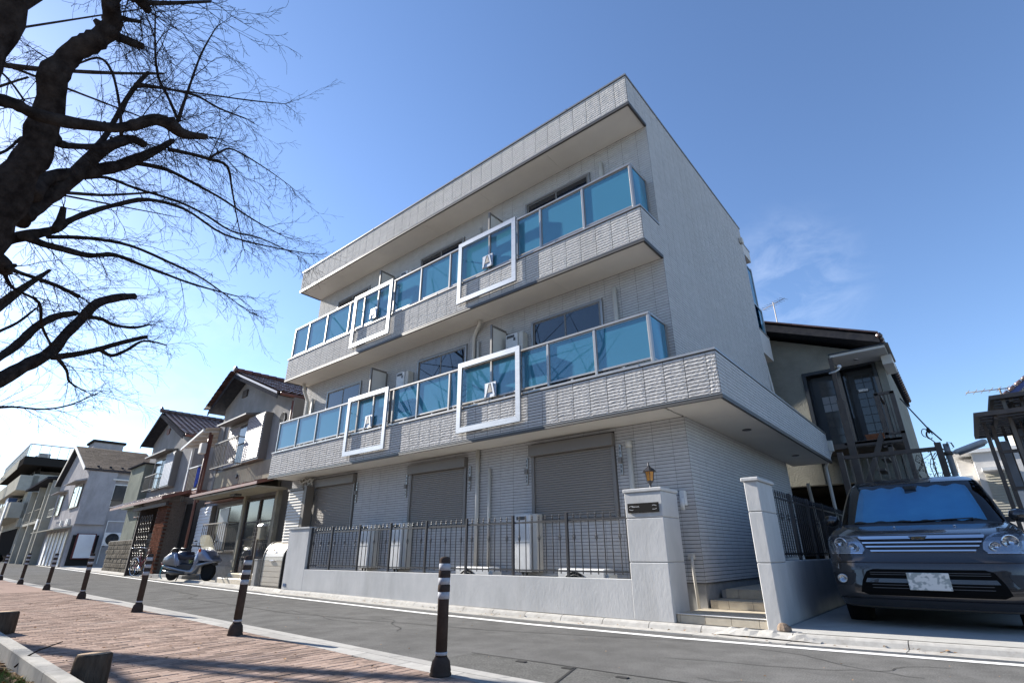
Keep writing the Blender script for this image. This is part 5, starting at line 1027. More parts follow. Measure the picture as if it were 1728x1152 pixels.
b.lathe([(.01, .08), (.03, .04), (.035, 0), (.01, -.05)], (-.17, 13.05, 3.02), 8); put('service_cable', b, 'cable', label='black service cable with a loop, from the stucco house down to the lamp pole', cat='cable')
# brown steel canopy at the right edge
cf = thing('steel_canopy', 'brown steel stair frame with two slatted canopy roofs at the right edge', 'canopy', (.4, 10, 0))
CX = lambda x: x - .4
for (x0, x1, z0, z1, y0, y1) in ((.42, 1.6, 2.55, 2.66, 9.6, 11.6), (.66, 2.2, 2.82, 2.93, 9.9, 12.4)):
    s_ = (z1 - z0)
    put('frame', MB().box(CX(x0), CX(x1), y0 - 10, y0 - 9.94, z0, z0 + .06).box(CX(x0), CX(x1), y1 - 10.06, y1 - 10, z0, z0 + .06).box(CX(x0), CX(x0) + .05, y0 - 9.94, y1 - 10.06, z0, z0 + .06), 'steel_b', cf)
    n_ = int((y1 - y0) / .22)
    for i in range(n_): put('roof_slat', MB().box(CX(x0) + .055, CX(x1), y0 - 9.93 + i * .22, y0 - 9.80 + i * .22, z0 + .01, z0 + .03), 'steel_b', cf)
    for i in range(3): put('rafter', MB().box(CX(x0) + .2 + i * .35, CX(x0) + .24 + i * .35, y0 - 9.93, y1 - 10.07, z0 - .05, z0 - .002), 'steel_b', cf)
for x, y, z in ((.52, 10.2, 2.55), (.60, 10.2, 2.5), (.66, 11.4, 2.55), (.80, 10.0, 2.82), (.86, 11, 2.9), (1.0, 10.1, 2.85), (1.2, 10.4, 2.9), (.95, 12.2, 2.82)): put('post', MB().box(CX(x) - .022, CX(x) + .022, y - 10.022, y - 9.978, 0, z), 'steel_b' if x != .8 else 'alud', cf)
for x, y, z in ((.56, 10.8, 2.55), (.73, 10.6, 2.55), (.92, 10.8, 2.85), (1.08, 11.2, 2.85), (1.3, 11.0, 2.85), (1.15, 9.9, 2.55)): put('post', MB().box(CX(x) - .018, CX(x) + .018, y - 10.018, y - 9.982, 0, z), 'steel_b', cf)
for i in range(8): put('lattice_bar', MB().box(CX(.84) + i * .07, CX(.86) + i * .07, .3, .32, 1.9, 2.8), 'steel_b', cf)
for z in (1.9, 2.3, 2.78): put('lattice_rail', MB().box(CX(.82), CX(1.45), .27, .298, z, z + .03), 'steel_b', cf)
for i in range(9): put('step', MB().box(CX(.72) + .0 + i * .1, CX(.95) + i * .1, .35, 1.2, .3 + i * .2, .33 + i * .2), 'steel_b', cf)
for z in (1.25, 1.6, 2.1): put('brace', MB().box(CX(.6), CX(1.4), .15, .19, z, z + .04), 'steel_b', cf)
put('side_glass', MB().box(CX(.6), CX(.72), .4, .42, 1.6, 2.3).xf(lambda p: Vector((p.x, p.y, p.z))), 'frosted', cf); put('side_glass', MB().box(CX(.84), CX(1.0), .4, .42, 1.7, 2.45), 'frosted', cf); put('box_unit', MB().box(CX(.82), CX(1.1), .5, .9, 1.5, 1.8), 'dark', cf)
# pale houses beyond
h8 = thing('white_house', 'white house with ribbed wall and flat hood, seen past the minivan roof', 'house', (.3, 25, 0))
put('wall', MB().box(.36, 3.2, 0, 6, 0, 4.1), 'rear', h8); put('left_wing', MB().box(-.1, .35, .8, 5, 0, 4.0), 'rear', h8); put('roof_edge', MB().box(-.2, 3.3, -.1, 6.1, 4.102, 4.22), 'white_metal', h8)
put('hood', MB().box(.5, 1.2, -.5, -.004, 3.42, 3.52), 'white_metal', h8); b = MB(); louvre(b, .55, 1.2, 1.9, 3.35, -.004, .09, .03); put('ribbed_shutter', b, 'stucco_b', h8); put('upper_windows', MB().box(1.6, 2.6, -.02, -.004, 2.4, 3.4), 'winglass_old', h8); put('balcony_box', MB().box(-.25, .2, -.3, .78, 2.9, 3.3), 'white_metal', h8)
h9 = thing('blue_roof_house', 'cream house with blue tiled roof at the right edge, above the steel canopy', 'house', (2.6, 35, 0))
put('wall', MB().box(0.6, 8, 0, 7, 0, 8.2), 'stucco_b', h9); rf = put('roof', MB().prism([(0.2, 7.9), (3.6, 10.4), (7.5, 7.9), (7.5, 7.6), (3.6, 10.1), (0.2, 7.6)], -.5, 7.5, 'y'), mat('blue_roof_tile', (.03, .05, .20), (.02, .035, .12), 6, .4), h9)
b = MB()
for i in range(12): b.tube([(.2 + i * .29, -.52, 7.95 + i * .213), (.46 + i * .29, -.52, 8.13 + i * .213)], .09, 6)
put('verge_tiles', b, 'kawara', rf); hwin(h9, 1.2, 2.4, 6.4, 7.6, -.05, m='white_metal'); antenna(h9, (.2, -.3, 7.4), 1.0, 2.2, 3.3); put('bay', MB().box(.1, .58, .1, 3, 0, 7.5), 'stucco_b', h9)
h10 = thing('far_blue_roof', 'low house with a dark blue roof far behind the minivan', 'house', (-.9, 40, 0))
put('wall', MB().box(0, 1.4, 0, 6, 0, 4.0), 'stucco_b', h10); put('roof', MB().prism([(-.2, 4.0), (.7, 4.7), (1.7, 4.9), (1.7, 4.0)], -.3, 6, 'y'), mat('dark_blue_roof', (.03, .045, .12), rough=.4), h10)
# ------------------------------------------------------------------ minivan
M['carpaint'] = mat('grey_metallic_paint', (.048, .044, .044), rough=.25, metal=.6, coat=1.0)
M['carglass'] = glass('car_glass', (.72, .86, .95), (.02, .02, .025), .03, .01)
M['dark'] = mat('matt_black_recess', (.008, .008, .008), rough=.9)
M['lens'] = glass('clear_lamp_lens', (.92, .94, .96), (.5, .5, .5), .04, .02)
M['refl'] = mat('lamp_reflector', (.40, .42, .45), rough=.18, metal=.9)
M['shade'] = mat('sky_tinted_sunshade', (.32, .80, .98), (.26, .68, .90), 3, .45, .002, 30, metal=.15)  # silver sheet with the blue of the reflected sky put into its colour
car = thing('minivan', 'dark grey minivan with chrome grille and sky-tinted sunshade parked in the driveway', 'car', (-.465, 7.24, .07), R(1.2)); car.scale = (1.07, 1, 1)
# plan outline of each level: half width w, front y f, rear y r
LV = [(.17, .74, .16, 4.45), (.20, .80, .07, 4.52), (.26, .83, .02, 4.56), (.34, .842, .0, 4.6), (.42, .845, .01, 4.6), (.55, .848, .03, 4.6), (.62, .85, .035, 4.6), (.655, .85, .06, 4.6), (.70, .85, .075, 4.6), (.84, .845, .125, 4.58), (.88, .842, .16, 4.57), (.905, .838, .21, 4.57), (.935, .832, .30, 4.56), (.97, .825, .45, 4.55), (1.01, .815, .66, 4.54), (1.045, .80, .92, 4.53), (1.06, .79, .97, 4.53), (1.2, .765, 1.17, 4.5), (1.35, .735, 1.38, 4.46), (1.5, .70, 1.60, 4.40), (1.60, .67, 1.78, 4.33), (1.66, .63, 1.95, 4.25), (1.70, .56, 2.15, 4.15), (1.725, .44, 2.4, 4.0), (1.735, .2, 2.8, 3.6)]
def lv(z):
    for a, c in zip(LV, LV[1:]):
        if z <= c[0]: u = (z - a[0]) / (c[0] - a[0]); return tuple(a[i] + (c[i] - a[i]) * u for i in range(4))
    return LV[-1]
def fdep(z): return .46 if z < .9 else (.46 - .12 * min(1, (z - .9) / .2))
def sy(x, z, d=0.):      # y of the front skin at x, z, pushed out by d
    _, w_, f_, r_ = lv(z); a = fdep(z); u = min(.999, abs(x) / w_); return f_ + a * (1 - (1 - u ** 3.8) ** (1 / 3.8)) - d
b = MB(); vs = []; NF = 30
def ring(z):
    _, w_, f_, r_ = lv(z); a = fdep(z); P = []
    for i in range(NF + 1):
        t = -math.pi / 2 + math.pi * i / NF; s = math.copysign(abs(math.sin(t)) ** (2 / 3.8), math.sin(t)); c = abs(math.cos(t)) ** (2 / 3.8)
        P.append((w_ * s, f_ + a * (1 - c), z))
    for i in range(1, 8): P.append((w_, f_ + a + (r_ - .35 - f_ - a) * i / 8, z))
    for i in range(NF // 2 + 1):
        t = math.pi / 2 - math.pi * i / (NF // 2); s = math.copysign(abs(math.sin(t)) ** .6, math.sin(t)); P.append((w_ * s, r_ - .35 + .35 * abs(math.cos(t)) ** .6, z))
    for i in range(7, 0, -1): P.append((-w_, f_ + a + (r_ - .35 - f_ - a) * i / 8, z))
    return P
RG = [ring(l[0]) for l in LV]; n_ = len(RG[0])
def inglass(j, i):     # leave the windscreen and side windows open
    z = (LV[j][0] + LV[j + 1][0]) / 2
    return 1.06 < z < 1.62 and (4 <= i % n_ < NF - 4)
for r_ in RG: vs += r_
fs = [(j * n_ + i, j * n_ + (i + 1) % n_, (j + 1) * n_ + (i + 1) % n_, (j + 1) * n_ + i) for j in range(len(RG) - 1) for i in range(n_) if not inglass(j, i)]
fs.append(tuple((len(RG) - 1) * n_ + i for i in range(n_))); fs.append(tuple(range(n_))[::-1]); b.add(vs, fs, True)
body = put('body', b, 'carpaint', car)
gl = MB(); js = [j for j in range(len(LV)) if 1.055 < LV[j][0] < 1.61]; cols = list(range(4, NF - 3)); V = [Vector(RG[j][i]) + Vector((0, .006, 0)) for j in js for i in cols]; nc = len(cols)
gl.add(V, [(a * nc + c, a * nc + c + 1, (a + 1) * nc + c + 1, (a + 1) * nc + c) for a in range(len(js) - 1) for c in range(nc - 1)], True); put('windscreen', gl, 'carglass', car)
b = MB()
def patch(rows, m_, d, th=.02, sk=None):
    rr2 = [rows[0]]
    for p_, q_ in zip(rows, rows[1:]):
        k2 = max(1, int(abs(q_[0] - p_[0]) / .018 + .99)); rr2 += [tuple(p_[i] + (q_[i] - p_[i]) * j / k2 for i in range(3)) for j in range(1, k2 + 1)]
    rows = rr2; m_ = max(m_, int(abs(rows[0][2] - rows[0][1]) / .035))
    b = MB(); vs = []
    for z, xl, xr in rows:
        for i in range(m_ + 1): x = xl + (xr - xl) * i / m_; vs.append((x, sy(x, z, d), z))
    f0 = len(vs)
    for z, xl, xr in rows:
        for i in range(m_ + 1): x = xl + (xr - xl) * i / m_; vs.append((x, sy(x, z, d) + th, z))
    q = m_ + 1; nr = len(rows); fs = [(j * q + i, j * q + i + 1, (j + 1) * q + i + 1, (j + 1) * q + i) for j in range(nr - 1) for i in range(m_)]
    for i in range(m_): fs += [(i, f0 + i, f0 + i + 1, i + 1), ((nr - 1) * q + i, (nr - 1) * q + i + 1, f0 + (nr - 1) * q + i + 1, f0 + (nr - 1) * q + i)]
    for j in range(nr - 1): fs += [(j * q, (j + 1) * q, f0 + (j + 1) * q, f0 + j * q), (j * q + m_, f0 + j * q + m_, f0 + (j + 1) * q + m_, (j + 1) * q + m_)]
    return b.add(vs, fs, False)
def cput(n_, b, m, par=None): return put(n_, b, m, par or car)
# black screen frame, cowl, wiper, sunshade
b = MB()
for j0 in (0,): pass
cput('cowl', patch([(1.03, -.72, .72), (1.045, -.72, .72), (1.062, -.72, .72)], 24, .004, .03), 'black')
ss = MB(); vs = []
for j in range(8):
    z = 1.09 + .46 * j / 7
    for i in range(41):
        x = -.60 + 1.20 * i / 40; _, w_, f_, r_ = lv(z); edge = .03 * math.sin(i * .9) if j in (0, 7) else 0
        vs.append((x * (w_ / .765), sy(x * w_ / .765, z) + .07 + .012 * math.sin(i * .78) * (1 if j % 7 else .6), z + edge * .4 - (.05 if j == 7 and 17 < i < 23 else 0)))
ss.add(vs, [(j * 41 + i, j * 41 + i + 1, (j + 1) * 41 + i + 1, (j + 1) * 41 + i) for j in range(7) for i in range(40)], True); shd = put('sunshade', ss, 'shade'); prop(shd, 'folding silver sunshade, coloured with reflected sky blue, behind the windscreen of the minivan', 'sunshade'); shd.location = car.location; shd.rotation_euler = car.rotation_euler; shd.scale = car.scale
cput('mirror', MB().box(-.06, .06, -.01, .01, -.05, .05, .004).xf(lambda p: Vector((p.x, p.y + 1.63, p.z + 1.50))), 'black')
cput('dashboard', MB().box(-.66, .66, 1.15, 1.6, .95, 1.05, .02).box(-.5, -.2, 2.3, 2.4, 1.0, 1.5, .03).box(.2, .5, 2.3, 2.4, 1.0, 1.5, .03), 'black')
cput('wiper', MB().tube([(-.1, sy(-.1, 1.08, .015), 1.075), (.5, sy(.5, 1.10, .015), 1.10)], .007, 5).tube([(-.62, sy(-.62, 1.07, .012), 1.07), (-.05, sy(-.05, 1.09, .015), 1.085)], .007, 5), 'black')
for x in (-.2, .32): cput('washer_nozzle', MB().lathe([(.012, 0), (.008, .01)], (x, sy(x, 1.0) + .0, 1.004), 8), 'chrome')
# grille
rec = cput('grille_recess', patch([(.735, -.40, .40), (.78, -.455, .455), (.885, -.495, .495)], 14, .003, .02), 'black')
b = patch([(.868, -.505, .505), (.892, -.52, .52), (.902, -.515, .515)], 16, .022, .03); cput('chrome_bar', b, 'chrome', rec)
for z, w_ in ((.825, .48), (.785, .455), (.742, .42)): cput('chrome_bar', patch([(z, -w_, w_), (z + .008, -w_ - .004, w_ + .004), (z + .014, -w_ - .006, w_ + .006)], 14, .018, .02), 'chrome', rec)
cput('badge_plate', patch([(.855, -.045, .045), (.895, -.075, .075)], 6, .032, .01), 'grille', rec)
y_ = sy(0, .875, .036); cput('emblem', MB().prism([(-.055, .862), (-.035, .862), (-.012, .888), (.03, .888), (.045, .872), (.062, .888), (.05, .862), (.028, .862), (.018, .875), (-.008, .862), (-.02, .875), (-.045, .888)], y_ - .008, y_, 'y'), 'chrome', rec)
cput('hood_edge', patch([(.905, -.5, .5), (.915, -.5, .5)], 14, .004, .01), 'black')
# lamps
for s in (-1, 1):
    rows = [(.728, s * .50, s * .79), (.76, s * .475, s * .815), (.82, s * .49, s * .83), (.875, s * .53, s * .83), (.915, s * .60, s * .815), (.93, s * .66, s * .79)]
    if s < 0: rows = [(z, b_, a) for z, a, b_ in rows]
    bk_ = cput('headlight', patch(rows, 8, .004, .02) , 'refl')
    cput('lamp_rim', patch([(.72, *( (s * .5, s * .80) if s > 0 else (s * .80, s * .5))), (.727, *((s * .5, s * .80) if s > 0 else (s * .80, s * .5)))], 8, .006, .05), 'chrome', bk_)
    for cx_, cz_, r in ((.57, .785, .045), (.69, .83, .065)):
        o = MB().lathe([(r, 0), (r * .96, .012), (r * .75, -.012), (r * .4, -.03), (r * .2, -.01), (.0, .0)], (0, 0, 0), 20); yy = sy(s * cx_, cz_) - .014; o.xf(lambda p: Vector((p.x + s * cx_, yy - p.z * .6 + (p.x * s) * .55, p.y + cz_))); cput('reflector_bowl', o, 'chrome', bk_)
    cput('lens', patch(rows, 10, .036, .006), 'lens', bk_)
    # fog lamp in its recess
    rows = [(.40, s * .66, s * .80), (.43, s * .63, s * .815), (.50, s * .60, s * .82), (.525, s * .60, s * .82)]
    if s < 0: rows = [(z, b_, a) for z, a, b_ in rows]
    fr_ = cput('fog_lamp_recess', patch(rows, 8, .004, .02), 'black'); r = .048; yy = sy(s * .73, .465)
    cput('fog_lamp', MB().lathe([(r, 0), (r, .02), (r * .8, .024), (r * .5, .012), (0, .008)], (0, 0, 0), 18).xf(lambda p: Vector((p.x + s * .73, yy - .006 - p.z, p.y + .465))), 'refl', fr_)
# bumper intake with blade, lip
it = cput('intake', patch([(.31, -.52, .52), (.34, -.58, .58), (.45, -.55, .55), (.54, -.50, .50), (.565, -.44, .44)], 18, .004, .02), 'dark')
cput('intake_blade', patch([(.435, -.52, .52), (.46, -.51, .51), (.475, -.5, .5)], 18, .016, .02), 'carpaint', it)
for z in (.38, .41, .51, .53): cput('intake_rib', patch([(z, -.47, .47), (z + .006, -.47, .47)], 14, .008, .01), 'grille', it)
cput('bumper_crease', patch([(.632, -.82, .82), (.640, -.825, .825), (.648, -.82, .82)], 30, .012, .02), 'carpaint'); cput('lip', patch([(.20, -.78, .78), (.235, -.81, .81), (.27, -.80, .80)], 30, .022, .04), 'carpaint'); cput('under_lip', patch([(.18, -.74, .74), (.2, -.76, .76)], 24, .012, .03), 'alud')
y_ = sy(0, .44, .03); pl_ = cput('number_plate', MB().box(-.165, .165, y_ - .012, y_, .37, .535, .004), mat('blurred_plate', (.66, .67, .65), (.30, .34, .34), 22, .5, detail=1, mix=(.46, .56))); 
# wheels, side glass, mirrors, rear
for s in (-1, 1):
    for y in (.86, 3.75):
        wh = cput('wheel', MB().lathe([(.20, -.09), (.30, -.10), (.315, -.07), (.32, 0), (.315, .07), (.30, .10), (.20, .09)], (0, 0, 0), 28).xf(lambda p: Vector((p.z + s * .72, p.x + y, p.y + .25 + .0))), 'rubber'); cput('rim', MB().lathe([(.2, 0), (.19, .02), (.1, .01), (.04, .03), (0, .03)], (0, 0, 0), 20).xf(lambda p: Vector((s * (p.z + .79), p.x + y, p.y + .25))), 'alu', wh)
    sg = MB(); xw = lambda z: lv(z)[1] + .004
    for (ya, yb, yc, yd) in ((1.75, 2.45, 2.45, 2.1), (2.52, 3.45, 3.45, 2.52), (3.52, 4.2, 4.0, 3.52)):
        z0, z1 = 1.08, 1.52; sg.add([(s * xw(z0), ya, z0), (s * xw(z0), yb, z0), (s * xw(z1), yc, z1), (s * xw(z1), yd, z1)], [(0, 1, 2, 3)])
    cput('side_glass', sg, 'winglass')
    mr_ = cput('side_mirror', MB().lathe([(0, -.1), (.05, -.08), (.07, 0), (.06, .07), (0, .1)], (0, 0, 0), 12).xf(lambda p: Vector((s * (.90 + p.z * .9), 1.42 + p.x, 1.13 + p.y * 1.1))), 'carpaint'); cput('mirror_arm', MB().box(min(s * .78, s * .85), max(s * .78, s * .85), 1.39, 1.45, 1.06, 1.12), 'black', mr_)
    b = MB().box(0, .004, 1.0, 1.004, .5, 1.0); cput('door_seam', MB().box(min(s * .852, s * .848), max(s * .852, s * .848), 1.5, 1.506, .35, 1.02).box(min(s * .852, s * .848), max(s * .852, s * .848), 2.5, 2.506, .35, 1.02), 'black')
# ------------------------------------------------------------------ scooter
M['scoot'] = mat('silver_blue_paint', (.20, .23, .32), rough=.3, metal=.5, coat=.6); M['scoot2'] = mat('silver_grey_paint', (.22, .22, .23), rough=.32, metal=.5, coat=.5); M['seat'] = mat('dark_navy_vinyl', (.012, .014, .03), rough=.35)
sc = thing('scooter', 'silver touring scooter with clear windscreen parked in front of the gabled house', 'scooter', (-19.75, 6.82, .04), R(21))
def hull(pts, hw, sub=0):   # side outline (x,z) swept to a rounded body of half width hw
    b = MB(); cx_ = sum(p[0] for p in pts) / len(pts); cz_ = sum(p[1] for p in pts) / len(pts); n_ = len(pts); vs = []
    for y, k_ in ((-hw, .80), (-hw * .8, .95), (-hw * .3, 1), (hw * .3, 1), (hw * .8, .95), (hw, .80)): vs += [(cx_ + (x - cx_) * k_, y, cz_ + (z - cz_) * k_) for x, z in pts]
    fs = [(j * n_ + i, j * n_ + (i + 1) % n_, (j + 1) * n_ + (i + 1) % n_, (j + 1) * n_ + i) for j in range(5) for i in range(n_)] + [tuple(range(n_))[::-1], tuple(range(5 * n_, 6 * n_))]
    return b.add(vs, fs, True)
for x, r in ((0, .24), (1.46, .27)):
    w_ = put('wheel', MB().lathe([(r * .62, -.05), (r * .9, -.06), (r, -.03), (r, .03), (r * .9, .06), (r * .62, .05)], (0, 0, 0), 26).xf(lambda p: Vector((p.x + x, p.z, p.y + r))), 'rubber', sc)
    b = MB().lathe([(r * .64, -.03), (r * .64, .03), (r * .55, .02), (r * .55, -.02)], (0, 0, 0), 24)
    for k_ in range(5): a_ = k_ * 2 * math.pi / 5; b.bar((0, 0, 0), (r * .6 * math.cos(a_), r * .6 * math.sin(a_), 0), .035, .03)
    put('rim', b.xf(lambda p: Vector((p.x + x, p.z, p.y + r))), 'alu', w_)
put('tail', hull([(-.38, .50), (-.30, .68), (-.05, .82), (.12, .84), (.32, .40), (.1, .42), (-.2, .44)], .2), 'scoot2', sc); put('side_panel', hull([(.10, .80), (.20, .82), (.42, .44), (.22, .42)], .205), 'scoot', sc)
put('lower_body', hull([(-.40, .46), (.0, .40), (.35, .34), (.8, .28), (.98, .30), (1.1, .50), (1.75, .58), (1.80, .54), (1.3, .44), (1.1, .2), (.75, .18), (.25, .28), (-.1, .34), (-.38, .40)], .19), 'scoot2', sc)
put('seat', hull([(.14, .80), (.30, .86), (.58, .84), (.60, .74), (.95, .74), (1.0, .66), (.8, .60), (.4, .60), (.25, .6)], .16), 'seat', sc); put('engine', MB().box(.0, .9, -.15, .15, .16, .5, .04), 'black', sc); put('leg_shield', hull([(.98, .30), (1.08, .32), (1.22, .85), (1.10, .92), (1.0, .70)], .2), 'scoot', sc)
put('nose', hull([(1.08, .90), (1.22, .98), (1.42, .86), (1.72, .62), (1.78, .55), (1.45, .56), (1.12, .58)], .22), 'scoot', sc); put('front_fender', hull([(1.15, .5), (1.3, .6), (1.6, .58), (1.75, .48), (1.72, .44), (1.5, .54), (1.25, .48)], .08), 'black', sc)
M['screen'] = glass('clear_windscreen', (.80, .78, .66), (.65, .62, .5), .35, .05, .5)
b = MB(); vs = []
for j, (x, z, w_) in enumerate(((1.40, .90, .24), (1.28, 1.05, .25), (1.20, 1.22, .23), (1.16, 1.33, .15))):
    for i in range(7): u = -1 + 2 * i / 6; vs.append((x - .10 * u * u, u * w_, z))
put('windscreen', b.add(vs, [(j * 7 + i, j * 7 + i + 1, (j + 1) * 7 + i + 1, (j + 1) * 7 + i) for j in range(3) for i in range(6)], True), 'screen', sc)
put('handlebar', MB().tube([(.98, -.36, 1.02), (1.05, -.2, 1.0), (1.08, 0, .98), (1.05, .2, 1.0), (.98, .36, 1.02)], .022, 8), 'black', sc)
for s in (-1, 1): put('mirror', MB().tube([(1.05, s * .25, 1.0), (1.12, s * .36, 1.10)], .01, 6).lathe([(0, -.02), (.055, -.01), (.055, .01), (0, .02)], (1.12, s * .38, 1.14), 10), 'black', sc)
put('headlight', MB().box(1.60, 1.70, -.14, .14, .60, .72, .02), 'lens', sc); put('turn_signal', MB().box(1.14, 1.24, -.24, -.2, .82, .92, .015), mat('orange_lens', (.5, .07, .01), rough=.3), sc); put('tail_light', MB().box(-.40, -.34, -.15, .15, .46, .52, .01), 'red', sc); put('grab_rail', MB().tube([(-.1, -.15, .84), (-.0, -.14, .94), (.35, -.12, .92)], .018, 6).tube([(-.1, .15, .84), (-.0, .14, .94), (.35, .12, .92)], .018, 6), 'black', sc)
put('exhaust', MB().tube([(.7, -.2, .22), (.2, -.2, .24), (-.2, -.2, .27)], [.02, .045, .04], 10), 'grille', sc); put('stand', MB().tube([(.5, -.15, .25), (.42, -.18, .0)], .015, 6), 'black', sc); put('cable_lock', MB().tube([(-.12 + .13 * math.cos(a_), -.22, .26 + .2 * math.sin(a_)) for a_ in [i * .4 + 1.8 for i in range(8)]], .014, 6), mat('cyan_cable', (.02, .25, .32), rough=.4), sc)
# bicycles
def bicycle(loc, rz, label, fm, basket):
    t = thing('bicycle', label, 'bicycle', loc, rz, 'bicycles leaning by the block wall')
    for x in (0, 1.05):
        w_ = put('wheel', MB().tube([(x + .30 * math.cos(a_), 0, .33 + .30 * math.sin(a_)) for a_ in [i * math.pi / 14 for i in range(29)]], .02, 6, False), 'rubber', t); b = MB()
        b.tube([(x + .285 * math.cos(a_), 0, .33 + .285 * math.sin(a_)) for a_ in [i * math.pi / 14 for i in range(29)]], .012, 5, False)
        for k_ in range(14): a_ = k_ * math.pi / 7; b.tube([(x, 0, .33), (x + .28 * math.cos(a_), 0, .33 + .28 * math.sin(a_))], .002, 3, False)
        b.cyl((x, -.05, .33), (x, .05, .33), .025, 8); put('rim', b, 'chrome', w_)
        put('mudguard', MB().tube([(x + .34 * math.cos(a_), 0, .33 + .34 * math.sin(a_)) for a_ in [.5 + i * .25 for i in range(10)]], .022, 6), 'chrome', t)
    b = MB(); r = .018; b.tube([(0, 0, .33), (.45, 0, .30), (.88, 0, .80)], r, 8).tube([(.45, 0, .30), (.30, 0, .85)], r, 8).tube([(0, 0, .33), (.33, 0, .72)], .012, 6).tube([(.84, 0, .98), (.92, 0, .7), (1.05, 0, .33)], r, 8).tube([(.86, 0, .7), (.40, 0, .42)], r, 8); put('frame', b, fm, t)
    put('saddle', MB().lathe([(0, -.03), (.08, -.02), (.09, .02), (0, .04)], (0, 0, 0), 10).xf(lambda p: Vector((p.x * 1.5 + .28, p.y, p.z + .9))), 'black', t); put('handlebar', MB().tube([(.62, -.28, 1.02), (.78, -.26, 1.03), (.85, 0, .99), (.78, .26, 1.03), (.62, .28, 1.02)], .013, 7), 'chrome', t)
    put('grip', MB().tube([(.60, -.28, 1.02), (.70, -.27, 1.025)], .02, 6).tube([(.60, .28, 1.02), (.70, .27, 1.025)], .02, 6), 'black', t); put('crank', MB().cyl((.45, -.06, .3), (.45, .06, .3), .08, 12).tube([(.45, -.08, .3), (.55, -.08, .18)], .01, 5), 'chrome', t)
    if basket:
        bb = MB()
        for z in (.78, .86, .94, 1.02): bb.box(.95, 1.27, -.16, -.155, z, z + .008).box(.95, 1.27, .155, .16, z, z + .008).box(.95, .955, -.155, .155, z, z + .008).box(1.265, 1.27, -.155, .155, z, z + .008)
        for k_ in range(8): bb.box(.95 + k_ * .045, .955 + k_ * .045, -.16, -.155, .78, 1.03).box(.95 + k_ * .045, .955 + k_ * .045, .155, .16, .78, 1.03)
        put('basket', bb.box(.95, 1.27, -.16, .16, .775, .782), 'alud', t)
    b = MB().tube([(-.12, 0, .68), (.25, 0, .70)], .012, 5).box(-.2, .2, -.07, .07, .69, .70); put('rear_rack', b, 'chrome', t)
bicycle((-25.0, 7.25, .02), R(8), 'bicycle with dark red frame nearer the road by the block wall', mat('dark_red_frame', (.16, .015, .03), rough=.35), True)
bicycle((-27.2, 7.75, .02), R(-2), 'bicycle with white basket area, farther back against the block wall', 'black', True)
# parked motorcycles far left, deep under the apartment block
mc = thing('parked_motorcycle', 'dark parked motorcycle in the far garage opening, left edge', 'motorcycle', (-84, 11.2, .02), R(-60))
for x in (0, 1.4): put('wheel', MB().lathe([(.2, -.06), (.32, -.05), (.32, .05), (.2, .06)], (0, 0, 0), 16).xf(lambda p: Vector((p.x + x, p.z, p.y + .32))), 'rubber', mc)
put('body', hull([(-.1, .7), (.3, .9), (.8, 1.05), (1.1, .9), (1.0, .4), (.4, .3), (.0, .5)], .2), 'black', mc); put('fairing', hull([(.9, .9), (1.1, 1.25), (1.4, .9), (1.2, .6)], .18), mat('blue_fairing', (.03, .06, .2), rough=.3), mc)
